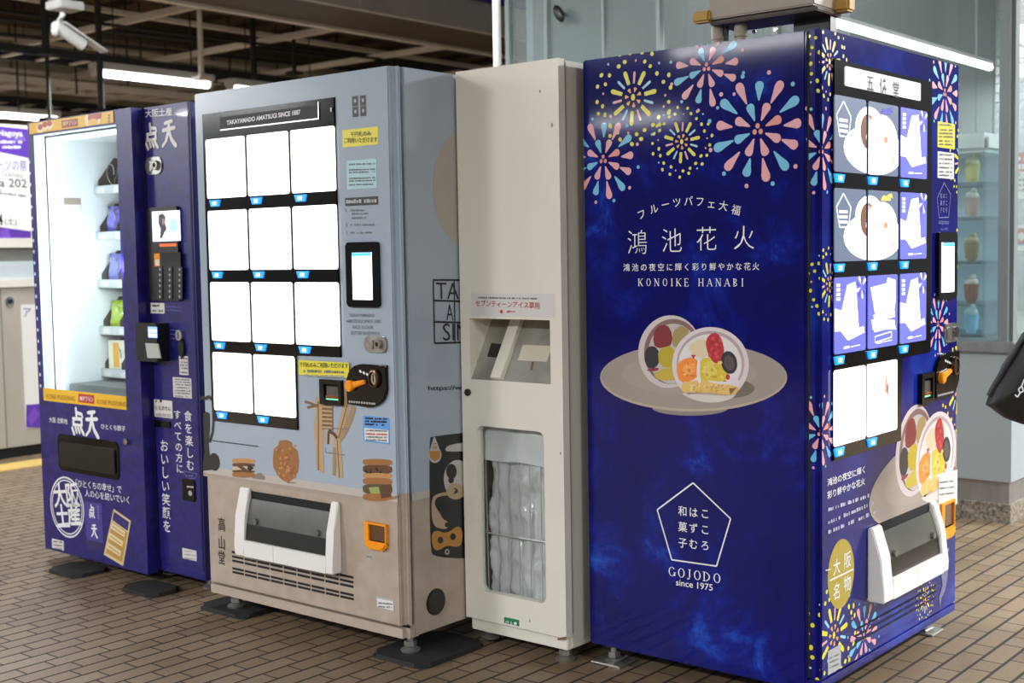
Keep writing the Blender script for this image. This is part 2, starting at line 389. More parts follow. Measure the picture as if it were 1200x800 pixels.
# ================================================================== THE SETTING
def floor_mat():
    m = mat('brick_paving', '#9a8468', .55); nt = m.node_tree; b = nt.nodes['Principled BSDF']; L = nt.links.new
    tc = nt.nodes.new('ShaderNodeTexCoord'); sx = nt.nodes.new('ShaderNodeSeparateXYZ'); L(tc.outputs['Object'], sx.inputs[0])
    def M(op, a, c=None, d=None):
        n = nt.nodes.new('ShaderNodeMath'); n.operation = op
        for i, v in enumerate((a, c, d)):
            if v is None: continue
            if isinstance(v, (int, float)): n.inputs[i].default_value = v
            else: L(v, n.inputs[i])
        return n.outputs[0]
    PW, PER, ST = .0725, .292, .668
    xr = M('DIVIDE', M('ADD', sx.outputs[0], 100.0), PW); row = M('FLOOR', xr); fx = M('FRACT', xr)
    yr = M('ADD', M('DIVIDE', M('ADD', sx.outputs[1], 100.0), PER), M('MULTIPLY', M('MODULO', row, 2.0), .5))
    per = M('FLOOR', yr); fy = M('FRACT', yr)
    hd = M('GREATER_THAN', fy, ST)
    jx = .072; jy = .011
    def edge(v, w): return M('LESS_THAN', M('ABSOLUTE', v), w)
    mort = M('MAXIMUM', M('MAXIMUM', M('LESS_THAN', fx, jx), M('GREATER_THAN', fx, 1-jx)),
             M('MAXIMUM', M('MAXIMUM', M('LESS_THAN', fy, jy), M('GREATER_THAN', fy, 1-jy)), edge(M('SUBTRACT', fy, ST), jy)))
    cb = nt.nodes.new('ShaderNodeCombineXYZ'); L(row, cb.inputs[0]); L(M('ADD', M('MULTIPLY', per, 2.0), hd), cb.inputs[1])
    wn = nt.nodes.new('ShaderNodeTexWhiteNoise'); wn.noise_dimensions = '2D'; L(cb.outputs[0], wn.inputs['Vector'])
    r = nt.nodes.new('ShaderNodeValToRGB'); e = r.color_ramp.elements
    e[0].position, e[0].color = 0, lin('#73604a'); e[1].position, e[1].color = 1, lin('#83705a'); q = e.new(.5); q.color = lin('#7b6850')
    L(wn.outputs['Value'], r.inputs[0])
    n1 = nt.nodes.new('ShaderNodeTexNoise'); n1.inputs['Scale'].default_value = 90; n1.inputs['Detail'].default_value = 5; L(tc.outputs['Object'], n1.inputs['Vector'])
    n2 = nt.nodes.new('ShaderNodeTexNoise'); n2.inputs['Scale'].default_value = 1.1; n2.inputs['Detail'].default_value = 4; L(tc.outputs['Object'], n2.inputs['Vector'])
    def mix(fac, a, c, typ='MIX'):
        n = nt.nodes.new('ShaderNodeMix'); n.data_type = 'RGBA'; n.blend_type = typ
        for i, v in ((0, fac), (6, a), (7, c)):
            if hasattr(v, 'links'): L(v, n.inputs[i])
            else: n.inputs[i].default_value = v
        return n.outputs[2]
    c1 = mix(.35, r.outputs[0], n1.outputs['Fac'], 'OVERLAY'); c2 = mix(.4, c1, n2.outputs['Fac'], 'OVERLAY')
    c3 = mix(mort, c2, lin('#2e251e'))
    L(c3, b.inputs['Base Color'])
    hgt = M('ADD', M('MULTIPLY', M('SUBTRACT', 1.0, mort), 1.0), M('MULTIPLY', n1.outputs['Fac'], .35))
    bp = nt.nodes.new('ShaderNodeBump'); bp.inputs['Strength'].default_value = .5; bp.inputs['Distance'].default_value = .004
    L(hgt, bp.inputs['Height']); L(bp.outputs[0], b.inputs['Normal'])
    L(M('ADD', M('MULTIPLY', mort, .3), M('ADD', .34, M('MULTIPLY', n2.outputs['Fac'], .3))), b.inputs['Roughness'])
    return m
G().box((-26, -16, -.1), (8, 24, 0), floor_mat()).obj('floor', kind='structure')

CEILM = noisy('ceiling_boards', [(.3, '#85714f'), (.7, '#9c8762')], 2.5, rough=.8, stretch=(1, 6, 1))
SOFF = noisy('girder_brown', [(.3, '#4b3f2f'), (.7, '#584a38')], 2, rough=.75)
GIRD = noisy('girder_grey', [(.3, '#b8b4ae'), (.7, '#c4c0ba')], 3, rough=.7)
LGT = mat('pale_steel', '#ded5c4', .55)
DKST = mat('dark_steel', '#1d1b19', .6)
WALLB = mat('wall_board', '#b5a98f', .8)
def S(g, name): return g.obj(name, kind='structure')
g = G(); g.box((-26, -16, 5.2), (8, 24, 5.3), CEILM)
for k in range(46): g.box((-26, -15.5+k*.85, 5.12), (8, -15.4+k*.85, 5.2), SOFF)
S(g, 'ceiling')
S(G().box((-26.1, -16, 0), (-26, 24, 5.3), WALLB), 'wall_far')
# the great girder over the concourse with its bright lower flange
g = G(); g.box((-8.25, -6, 3.6), (-7.481, 20, 3.66), SOFF); g.box((-7.48, -6, 3.6), (-7.42, 20, 4.9), GIRD)
for k in range(12): g.box((-7.425, -5+k*2.1, 3.6), (-7.40, -4.97+k*2.1, 4.9), GIRD)
S(g, 'trim_1')
S(G().box((-8.33, -6, 3.57), (-8.25, 20, 3.66), LGT), 'trim_2')
# secondary cross beams and purlins
g = G()
for y in (1.0, 2.75, 4.5, 6.25, 7.95, 9.7): g.box((-26, y-.035, 3.63), (-8.33, y+.035, 3.69), LGT)
S(g, 'trim_3')
g = G()
for x in (-10.4, -12.6, -15, -18, -21.5): g.box((x-.03, -6, 3.85), (x+.03, 20, 3.9), LGT)
for x in (-9.6, -11.5, -14): g.box((x-.12, -6, 4.3), (x+.12, 20, 4.7), SOFF)
S(g, 'trim_4')
g = G()
for x0, z0, z1 in ((-17, 3.6, 5.1), (-20.5, 3.4, 5.1)):
    for k in range(14):
        g.box((x0, -6+k*1.9, z0), (x0+.05, -6+k*1.9+1.84, z1), WALLB)
S(g, 'trim_5')
# wall with the poster, on the left
STONE = noisy('shutter_panel_grey', [(.3, '#a59f94'), (.7, '#b0aa9f')], 1.5, rough=.5)
LSTRIP = mat('wall_pale_strip', '#d9d5c9', .5); MGREY = mat('wall_band_grey', '#7a7873', .5); PBLUE = mat('wall_pale_panel', '#bcc6cc', .5)
WX = -6.14
FWL = Face((WX, 0, 0), R(90), (0, 0, 0), (1, 0, 0), (0, 0, 1))   # +X facing: u runs along world +Y
def wz(py, px=20): return FWL.at(px, py)[1]
g = G(); ztop = wz(146); zs = [ztop, wz(279), wz(290), wz(306), wz(327), wz(336), .07, 0]
for i, (m, d) in enumerate(((STONE, .0), (LSTRIP, .02), (MGREY, -.01), (PBLUE, 0), (LSTRIP, .02), (STONE, .0), (DARK, -.02))):
    g.box((WX-.3, -3, zs[i+1]), (WX+d, 4.5, zs[i]), m)
for y in (FWL.at(5, 450)[0], FWL.at(5, 450)[0]+.95): g.box((WX-.01, y-.004, .07), (WX+.003, y+.004, zs[5]), MGREY)
S(g, 'wall_left')
A = Art(FWL, h=.006); P0 = FWL.at(0, 150); P1 = FWL.at(31, 279); U0, U1 = P0[0]-.55, P1[0]+.22; V0, V1 = wz(279), wz(147)
A.poly([(U0, V0), (U1, V0), (U1, V1), (U0, V1)], WHT)
A.pp([FWL and (-30, 145), (36, 152), (36, 186), (-30, 172)], DPURP, 1)
A.pp([(-30, 262), (36, 271), (36, 279), (-30, 283)], ink('violet', '#5a2f9c'), 1); A.pp([(0, 270), (8, 267), (12, 278), (0, 281)], ink('violet2', '#7448b8'), 2)
A.text('Nagoya', (-3, 161), (26, 162), 9, WHT, .01, 2); A.scrawl(0, 168, 26, 168, 4, WHT); A.scrawl(2, 174, 26, 174, 3.5, WHT)
A.text('ーツの祭', (-4, 199), (31, 201), 13, DPURP, 0, 2)
A.text('Games', (2, 206), (26, 209), 7, ink('grey2', '#8d8b88'), 0, 2)
A.text('a 202', (-1, 219), (31, 220), 10, ink('dkgrey', '#4a4a4c'), .01, 2)
A.text('5', (-3, 228), (2, 228), 6, INKK, 0, 2); A.scrawl(3, 228, 30, 231, 3, GREYI)
A.text('4', (-3, 264), (3, 264), 13, INKK, .02, 2); A.text('(土)', (5, 264), (19, 265), 9, INKK, 0, 2)
pn = G(); pn.box((WX-.002, U0, V0), (WX+.0062, U1, V1), WHITEP)
po = tag(pn.obj('event_poster', loc=(WX, (U0+U1)/2, V0)), 'white and purple Games event poster high on the grey wall at the left edge', 'poster')
q = A.obj('poster_print', None); q.parent = po
q.data.transform(Matrix.Translation(-po.location) @ FWL.M)
A = Art(FWL, h=.006); a = FWL.at(24, 357); b = FWL.at(46, 500)
bx = (a[0], b[1], b[0]+.45, a[1]); A.poly([(bx[0], bx[1]), (bx[2], bx[1]), (bx[2], bx[3]), (bx[0], bx[3])], WHT)
A.pp([(30, 474), (60, 472), (60, 500), (30, 501)], DPURP, 1); A.pp([(31, 490), (40, 476), (46, 486), (36, 499)], ink('violet2', '#7448b8'), 2)
A.text('ア', (26.5, 371), (36, 371), 10, DPURP, .0, 2); A.text('イ', (41, 371), (50, 371), 10, DPURP, .0, 2)
pn = G(); pn.box((WX-.002, bx[0], bx[1]), (WX+.0062, bx[2], bx[3]), WHITEP)
po = tag(pn.obj('notice_poster', loc=(WX, bx[0], bx[1])), 'tall white notice with purple foot on the grey wall beside the blue machine', 'poster')
q = A.obj('poster_print', None); q.parent = po; q.data.transform(Matrix.Translation(-po.location) @ FWL.M)
kp = FWL.at(10.5, 353)
g = G(); g.cyl((WX, kp[0], kp[1]), (WX+.012, kp[0], kp[1]), .03, CHROME, n=20); g.cyl((WX+.012, kp[0], kp[1]), (WX+.02, kp[0], kp[1]), .016, DKST, n=14)
tag(g.obj('door_lock', loc=(WX, kp[0], kp[1])), 'round steel lock on the grey wall panel under the poster', 'lock')
# yellow tactile strip along that wall
TY = mat('tactile_yellow', '#d3b368', .6)
g = G(); ya = hit(10, 551, 2, 0); yb = hit(30, 541, 2, 0)
x0, x1 = yb.x, ya.x
g.box((x0, -4, 0), (x1, 8, .004), TY)
for k in range(8):
    xx = x0+(k+.5)*(x1-x0)/8; g.box((xx-.012, -4, .004), (xx+.012, 8, .008), TY)
S(g, 'trim_6')

# ------------------------------------------------------------------ lamps of the station
HOUS = mat('lamp_housing', '#cfcbc2', .5); TUBE = glow('tube', '#f8fbff', TUBE_E)
def lamp(x, y, z, L, axis, label, group=None, watts=None, drop=1.8):
    t = thing('fluorescent_lamp', label, 'lamp', (x, y, z), 0 if axis == 'x' else R(90), group)
    g = G(); g.box((-L/2-.04, -.09, .03), (L/2+.04, .09, .10), HOUS, .012)
    for s in (-1, 1): g.box((s*(L/2+.02)-.018, -.05, -.03), (s*(L/2+.02)+.018, .05, .04), HOUS, .005)
    g.obj('housing', t)
    g = G()
    for s in (-1, 1): g.cyl((s*L*.35, 0, .10), (s*L*.35, 0, .10+drop+.3), .007, DKST, n=8)
    g.obj('hanger', t)
    G().cyl((-L/2, 0, -.005), (L/2, 0, -.005), .026, TUBE, n=12).obj('tube', t)
    if watts:
        l = bpy.data.lights.new('lamp_light', 'AREA'); l.shape = 'RECTANGLE'; l.size = L; l.size_y = .16; l.energy = watts; l.color = (.96, .985, 1)
        o = bpy.data.objects.new('lamp_light', l); COL.objects.link(o); o.parent = t; o.location = (0, 0, -.04)
    return t
lamp(-9.1, 4.35, 3.0, 1.25, 'y', 'lit fluorescent tube hanging under the cable trays above the blue machines', watts=LAMP_W)
lamp(-9.15, 5.95, 3.0, 1.25, 'y', 'lit fluorescent tube end just above the top left corner of the pale blue machine', watts=LAMP_W)
lamp(-12.9, 4.3, 3.0, 2.5, 'y', 'lit fluorescent tube at the left edge, level with the top of the first machine', watts=LAMP_W)
BL = 'unseen lit fluorescent tube out of frame, lighting the machines'  # tubes mirrored in the machines are inferred; nearer ones are added for their light
for x, y, z, L, ax, w in ((-4.5, -7.62, 3.2, 1.5, 'x', .45), (-10.4, -7.6, 3.2, 1.5, 'x', .7), (-12.2, -7.5, 3.2, 1.2, 'x', .7), (-9.0, -12.5, 3.2, 1.5, 'x', .7), (-4.6, -6.0, 3.2, 1.5, 'x', 2.4), (-10.2, -5.6, 3.2, 1.5, 'x', 2.6), (.6, -6.2, 3.2, 1.5, 'x', 2.4), (-2.6, .7, 3.3, 1.5, 'x', .8), (-5.4, .7, 3.3, 1.5, 'x', .6),
                      (3.4, 2.2, 3.2, 1.5, 'y', 2.7), (6.5, -2.6, 3.2, 1.5, 'y', 2.4), (-7.6, -3.6, 3.2, 1.5, 'x', 1.2), (2.2, 5.5, 3.2, 1.5, 'y', 3.2)):
    lamp(x, y, z, L, ax, BL, 'station lamps behind the camera', LAMP_W*w, 1.6)

# ------------------------------------------------------------------ overhead services on the left
def tray(x, z, y0, y1, w, m, label, lit=False):
    g = G()
    for s in (0, w): g.box((x+s-.02, y0, z), (x+s+.02, y1, z+.09), m)
    k = y0
    while k < y1: g.box((x, k, z+.01), (x+w, k+.06, z+.03), LGT); k += .42  # rungs pale in every tray: lamplight on them put into the colour
    return tag(g.obj('cable_tray', loc=(x, y0, z)), label, 'cable tray')
tray(-11.9, 3.5, -2, 14, .5, DKST, 'dark ladder cable tray running just under the security camera')
tray(-13.6, 3.42, -2, 14, .55, LGT, 'pale ladder cable tray below the lit tube, over the first machine')
tray(-16.0, 3.5, -2, 16, .5, DKST, 'dark ladder cable tray farthest back under the roof')
PIPES = [((0, 22), (300, 56), -10.6, 'thin dark pipe passing behind the security camera', .022), ((0, 40), (300, 70), -11.3, 'thin dark pipe just above the dark cable tray', .022),
         ((120, 28), (420, 66), -9.6, 'thin dark pipe crossing the pale roof brace', .018)]
for (a, b, x, lab, r) in PIPES:
    p, q = hit(*a, 0, x), hit(*b, 0, x); d = q-p
    g = G(); g.cyl(p-d*.4, q+d*1.2, r, DKST, n=8)
    tag(g.obj('pipe', loc=p), lab, 'pipe')
RODS = [((54, 60), (54, 0), -8.7, .034, 'thick black hanger bar left of the security camera'), ((58, 138), (56, 62), -9.3, .018, 'thin black hanger rod standing over the yellow header strip'),
        ((119, 128), (116, 0), -8.7, .030, 'tall black hanger bar right of the security camera'), ((298, 96), (298, 8), -9.5, .034, 'black hanger bar above the pale blue machine'),
        ((345, 84), (344, 50), -9.5, .024, 'short black hanger bar above the pale blue machine'), ((236, 90), (236, 12), -8.75, .026, 'grey hanger bar over the end of the lit tube')]
for (a, b, x, r, lab) in RODS:
    p, q = hit(*a, 0, x), hit(*b, 0, x); m = LGT if 'grey' in lab else DKST; zt = 3.62
    zt = 5.15
    g = G(); g.cyl(p, (p.x, p.y, zt), r, m, n=10); g.box((p.x-.07, p.y-.07, p.z-.03), (p.x+.07, p.y+.07, p.z), m)
    tag(g.obj('hanger_bar', loc=p), lab, 'hanger bar')
for i, (px, y0, y1) in enumerate(((22, 0, 130), (90, 30, 110), (150, 30, 100), (165, 25, 70), (195, 40, 100), (270, 20, 98), (325, 40, 90), (395, 50, 72))):
    p = hit(px, y1, 0, -12.4); q = hit(px, y0, 0, -12.4)
    g = G(); g.cyl(p, (p.x, p.y, 5.15), .012, DKST, n=6)
    tag(g.obj('hanger_wire', loc=p), 'thin dark hanger wire under the brown roof', 'hanger wire', 'thin hanger wires under the roof')
# security camera on a short drop bracket
cx = -6.3
c0 = hit(76, 12, 0, cx); kpx = (c0-CAM).length/FPX
t = thing('security_camera', 'white security camera tilted down from a ceiling bracket at the top left', 'camera', tuple(c0))
WC = mat('white_camera_shell', '#bdbcb9', .4)
def cp(px, py): return hit(px, py, 0, cx)-c0
g = G(); a, b = cp(61, 4), cp(91, 4); g.box((-.09, a.y, 0.0), (.09, b.y, .055), WC, .008); g.obj('mount_plate', t)
G().cyl((0, 0, .05), (0, 0, 5.15-c0.z), .03, DKST, n=10).obj('drop_rod', t)
g = G(); g.tube([cp(73.5, 6), cp(73.5, 17), cp(70, 24), cp(68, 30)], .02, WC, n=12); g.obj('arm', t)
g = G(); p, q = cp(69, 33), cp(98, 53); d = (q-p).normalized()
g.cyl(p-d*.02, q, .040, WC, n=20, r2=.040); g.ball(p-d*.015, .041, WC); g.cyl(q, q+d*.012, .034, BLACK, n=20)
g.obj('camera_body', t)
up = Vector((0, -d.z, d.y)) if d.y*1 > 0 else Vector((0, d.z, -d.y))
g = G(); T = Matrix.Translation(p+up*.047+d*.17) @ Matrix.Rotation(math.atan2(d.z, d.y), 4, 'X')
g.box((-.045, -.17, -.006), (.045, .19, .006), WC, .004, T=T); g.obj('sun_hood', t)
g = G(); g.ball(cp(65, 36), .036, mat('camera_back_grey', '#b5b4b0', .4), (1, .8, 1.1)); g.obj('junction_ball', t)
# white pole
p = hit(583, 70, 1, 1.4)
tag(G().cyl((p.x, 1.4, 0), (p.x, 1.4, 5.15), .019, mat('pole_white', '#bdbbb7', .7), n=16).obj('white_pole', loc=(p.x, 1.4, 0)), 'slim white pole rising behind the pale blue machine and the cream bin', 'pole')
# blue sign on the girder
p, q = hit(508, -6, 0, -7.38), hit(620, 14, 0, -7.38)
tag(G().box((-7.40, p.y, q.z+.0), (-7.32, q.y+.6, p.z+.3), mat('sign_blue', '#2a3584', .4), .01).obj('blue_signboard', loc=(-7.4, p.y, q.z)), 'blue signboard fixed to the grey girder at the top centre', 'sign')

# ------------------------------------------------------------------ glass kiosk behind the machines
KX0, KX1, KY, KD = -3.30, -.372, 2.72, 7.2
GRAN = noisy('granite', [(.32, '#4c463e'), (.5, '#857c6e'), (.68, '#a59c8c')], 70, rough=.5, detail=4)
PNL = mat('kiosk_panel', '#9aa3a7', .45); KST = noisy('kiosk_steel', [(.3, '#9b9b9a'), (.7, '#aeaeac')], 20, rough=.35, metal=.7, stretch=(1, 1, .1)); FRM = mat('kiosk_frame', '#76807f', .5)
g = G(); g.box((KX0, KY, 0), (KX1, KD, .087), GRAN); S(g, 'trim_7')
g = G(); g.box((KX0+.01, KY+.012, .087), (KX1-.012, KD, .189), KST); S(g, 'trim_8')
g = G(); g.box((KX0, KY, .189), (KX1, KD, .773), PNL); S(g, 'wall_front')
g = G(); g.box((KX0-.005, KY-.012, .773), (KX1+.012, KD, .826), KST, .006); S(g, 'trim_9')
H = 3.3
g = G()
for x, w in ((KX0+.015, .03), (-3.0, .022), (-2.6, .016), (-2.24, .022), (-1.55, .03), (KX1-.045, .045)):
    g.box((x-w/2, KY+.0, .826), (x+w/2, KY+.05, H), FRM)
g.box((KX1-.05, KY+.02, .826), (KX1-.004, KY+.07, H), FRM)
for y in (4.3, 5.8): g.box((KX1-.05, y, .826), (KX1, y+.04, H), FRM)
g.box((KX0, KY, H), (KX1, KD, H+.1), FRM)
S(g, 'trim_10')
for n, (xa, xb) in enumerate(((KX0+.03, -3.01), (-2.99, -2.61), (-2.59, -2.25), (-2.23, -1.565), (-1.535, KX1-.07))):
    S(G().box((xa, KY+.02, .826), (xb, KY+.032, H), GLK), 'window_%d' % (n+1))
for n, (ya, yb) in enumerate(((KY+.07, 4.3), (4.34, 5.8), (5.84, 7.1))):
    S(G().box((KX1-.03, ya, .826), (KX1-.018, yb, H), GLK), 'window_%d' % (n+6))
INW = mat('kiosk_inner_wall', '#7f8a8b', .6)
g = G(); g.box((KX0, KD-.1, .826), (KX1, KD, H), INW); g.box((KX0, KY+.2, .826), (KX0+.05, KD, H), INW); S(g, 'wall_kiosk')
BLD = mat('blind_white', '#7f8989', .6)
g = G()
for k in range(9): g.box((-3.2+k*.145, KY+1.6, .83), (-3.2+k*.145+.141, KY+1.612, H-.1), BLD)
tag(g.obj('vertical_blind', loc=(-3.2, KY+1.6, .83)), 'pale vertical blind hanging inside the kiosk glass behind the cream bin', 'blind')
g = G()
for k in range(7): g.box((-2.2+k*.13, 6.6, .83), (-2.2+k*.13+.125, 6.62, H-.1), BLD)
tag(g.obj('vertical_blind', loc=(-2.2, 6.6, .83)), 'pale vertical blind deep inside the kiosk behind the long white tube', 'blind')
# long tube inside
t = thing('tube_light', 'long thin white tube light inside the kiosk above the fireworks machine', 'lamp', (-1.70, 4.72, 2.525))
G().box((-.02, -1.5, .02), (.02, 1.5, .045), HOUS).obj('housing', t)
G().cyl((0, -1.48, 0), (0, 1.48, 0), .022, glow('kiosk_tube', '#ffffff', 9), n=12).obj('tube', t)
g = G()
for y in (-1.2, 1.2): g.cyl((0, y, .04), (0, y, H-2.525), .008, LGT, n=8)
g.obj('hanger', t)
l = bpy.data.lights.new('tube_glow', 'AREA'); l.shape = 'RECTANGLE'; l.size = .1; l.size_y = 3; l.energy = 65
o = bpy.data.objects.new('tube_glow', l); COL.objects.link(o); o.parent = t; o.location = (0, 0, -.03)
# small dark oblong set against the glass
p = hit(655, 16, 1, KY-.03)
t = G(); t.ball((0, 0, 0), .05, BLACK, (.6, .4, 1.15), Matrix.Translation(p) @ Matrix.Rotation(R(-32), 4, 'Y'))
t.cyl(p, (p.x, KY+.02, p.z), .012, BLACK, n=10)
tag(t.obj('dark_oblong', loc=p), 'small dark oblong on the kiosk glass above the cream bin', 'fitting')
# parfait display behind the glass
DSP = mat('display_shell', '#e4eaea', .4); SHF = glass('shelf_glass', '#e6f2f6', opac=.12, ocol='#cfe4ec')
dx0, dx1, dy0, dy1 = -1.05, -.575, 2.95, 3.35
t = thing('display_case', 'white showcase of sample sundaes inside the kiosk glass', 'showcase', (dx0, dy0, .826))
g = G(); w, d = dx1-dx0, dy1-dy0
g.box((0, d-.02, 0), (w, d, .93), mat('display_back', '#dce8ec', .5)); g.box((w-.015, 0, 0), (w, d, .93), SHF); g.box((0, 0, 0), (.015, d, .93), SHF); g.obj('shell', t)
G().box((-.01, -.02, .87), (w+.01, d, .96), DSP, .02).obj('top_box', t)
zsh = [hit(1140, y, 1, dy0+.1).z-.826 for y in (400, 355, 306, 254, 214)]
for i, z in enumerate(zsh): G().box((.015, 0, max(0, z-.012)), (w-.015, d-.02, max(.012, z)), SHF).obj('shelf', t)
CUPS = [('#8fd0ea', '#e7eef0', 'sample sundae in a blue cup on the lowest showcase shelf'), ('#9a5f4a', '#e9d8c8', 'brown sample sundae on the second showcase shelf from the bottom'),
        ('#a08b62', '#c9b48a', 'tan sample sundae on the middle showcase shelf'), ('#c8a79a', '#e8ddcf', 'cream sample sundae under the pink band, second shelf from the top'), ('#d8cf7a', '#ece6b0', 'yellow sample sundae on the top showcase shelf')]
for i, (c1, c2, lab) in enumerate(CUPS):
    p = hit(1138, 380, 1, dy0+.12); z = .826+max(.012, zsh[i])
    t = thing('sundae_sample', lab, 'sundae', (p.x, dy0+.12, z), 0, 'sample sundaes in the kiosk showcase')
    G().lathe([(.0, 0), (.022, 0), (.024, .012), (.034, .09), (.036, .09), (.030, .015), (0, .014)], mat('cup_%d' % i, c1, .3), 18).obj('cup', t)
    g = G(); g.ball((0, 0, .10), .033, mat('cream_%d' % i, c2, .5), (1, 1, .75)); g.ball((.012, -.01, .125), .015, mat('cream_%d' % i, c2, .5)); g.obj('filling', t)
# signs and shutter behind the right-hand glass
SHUT = noisy('grey_shutter', [(.4, '#7c8484'), (.6, '#949c9b')], 2, rough=.5)
g = G(); q0 = hit(1185, 120, 1, 5.0)
for k in range(40): g.box((-1.45, 5.6, .83+k*.06), (KX1-.06, 5.63, .83+k*.06+.052), SHUT)
tag(g.obj('roller_shutter', loc=(-1.45, 5.6, .83)), 'grey slatted shutter inside the kiosk at the right edge', 'shutter')
FK = Face((0, 0, 0), 0, (0, 3.9, 0), (1, 0, 0), (0, 0, 1))
def kiosk_card(name, px, col, label, draw):
    a = FK.at(px[0], px[1]); b = FK.at(px[2], px[3])
    g = G(); g.slab(FK, [(a[0], b[1]), (b[0], b[1]), (b[0], a[1]), (a[0], a[1])], -.006, 0, col)
    o = tag(g.obj(name, loc=FK.P(a[0], b[1])), label, 'sign')
    A = Art(FK); draw(A); q = A.obj('sign_print', None); q.parent = o; q.data.transform(Matrix.Translation(-o.location))
def d1(A):
    A.line((1177, 48), (1187, 53), .012, GREYI); A.line((1192, 50), (1199, 55), .012, GREYI); A.line((1199, 55), (1206, 53), .012, GREYI)
    V, Fs = glyphs('oloC'); xs = [v[0] for v in V]
    a, b = FK.at(1179, 76), FK.at(1214, 76); h = FK.at(1190, 64)[1]-a[1]
    A.raw(V, [f[::-1] for f in Fs], GREYI, 2, lambda x, y: (b[0]-(max(xs)-x)*(b[0]-a[0])/max(xs), a[1]+y*h/.72))
kiosk_card('white_signboard', (1177, 31, 1230, 87), glow('sign_white', '#f4f6f6', .6), 'white lit signboard behind the kiosk glass at the top right edge', d1)
def d2(A):
    A.rect(1186, 179, 1215, 200, ink('sign_red', '#b5403a')); A.scrawl(1188, 188, 1212, 188, 6, WHT); A.scrawl(1188, 198, 1212, 198, 7, WHT)
    for y in (206, 212, 218, 224): A.scrawl(1189, y, 1212, y, 3, GREYI)
kiosk_card('red_notice', (1186, 179, 1215, 232), PAPER, 'red and white notice behind the kiosk glass at the right edge', d2)
def d3(A):
    A.ell(FK.at(1197, 277), .035, .045, ink('sign_red', '#b5403a')); A.ell(FK.at(1197, 277), .017, .022, PAPER, 1); A.scrawl(1188, 287, 1212, 287, 3, GREYI)
kiosk_card('card_notice', (1186, 264, 1215, 293), PAPER, 'small white notice with a red mark under the red notice', d3)
from mathutils import noise as MN
# black bag hanging into view at the right
BAGY = .55
FB = Face((0, 0, 0), R(25), (0, 0, 0), (1, 0, 0), (0, 0, 1))
oB = hit(1185, 445, 1, BAGY); FB = Face(tuple(oB), R(30), (0, 0, 0), (1, 0, 0), (0, 0, 1))
t = thing('shoulder_bag', 'black soft bag with white script hanging in from the right edge', 'bag', tuple(oB), R(30))
BAGM = noisy('black_nylon', [(.3, '#0e0e0f'), (.7, '#19191a')], 18, rough=.55, bump=.5)
out = [(1155, 474), (1162, 452), (1180, 418), (1199, 390), (1222, 372), (1250, 380), (1258, 430), (1250, 500), (1222, 500), (1198, 497), (1176, 489)]
P2 = []
for i in range(len(out)):
    a, b = out[i], out[(i+1) % len(out)]
    for t_ in (0, .34, .67): P2.append((a[0]+(b[0]-a[0])*t_+(.9*math.sin(i*5+t_*9) if t_ else 0), a[1]+(b[1]-a[1])*t_+(.9*math.cos(i*3+t_*8) if t_ else 0)))
pts = [FB.at(*p) for p in P2]; c = (sum(p[0] for p in pts)/len(pts), sum(p[1] for p in pts)/len(pts))
vs = []; rings = [(0, 1.0), (.012, .97), (.035, .86), (.05, .62), (.058, .3)]
for sgn in (1, -1):
    for hgt, k in rings[(0 if sgn > 0 else 1):]:
        vs.append([FB.P(c[0]+(p[0]-c[0])*k, c[1]+(p[1]-c[1])*k, sgn*hgt*(1+.5*MN.noise(Vector((p[0]*14*k, p[1]*9*k, hgt*9)))))  for p in pts])
n = len(pts); order = vs[5:][::-1]+vs[:5]; fl = [v for rg in order for v in rg]; fs = []
for i in range(len(order)-1): fs += [[i*n+k, i*n+(k+1) % n, (i+1)*n+(k+1) % n, (i+1)*n+k] for k in range(n)]
fs += [list(range(n)), list(range((len(order)-1)*n, len(order)*n))]
g = G(); g.add(fl, fs, BAGM); o = g.obj('bag_body', t, ang=55)
g = G(); g.tube([FB.P(*FB.at(1158, 463), .01), FB.P(*FB.at(1178, 424), .03), FB.P(*FB.at(1197, 392), .03), FB.P(*FB.at(1225, 366), .0), FB.P(*FB.at(1250, 260), 0)], .008, mat('bag_piping', '#2b2b2c', .5), n=8); g.obj('strap', t)
A = Art(FB.off(.066), h=.004)
for pth in ([(1189, 462), (1192, 465), (1195, 460), (1193, 456)], [(1193, 456), (1197, 452), (1199, 458), (1195, 460)], [(1197, 452), (1200, 444), (1203, 450), (1200, 456)], [(1203, 450), (1206, 438), (1210, 442)]):
    for i in range(len(pth)-1): A.line(pth[i], pth[i+1], .004, WHT)
A.obj('script_print', t)

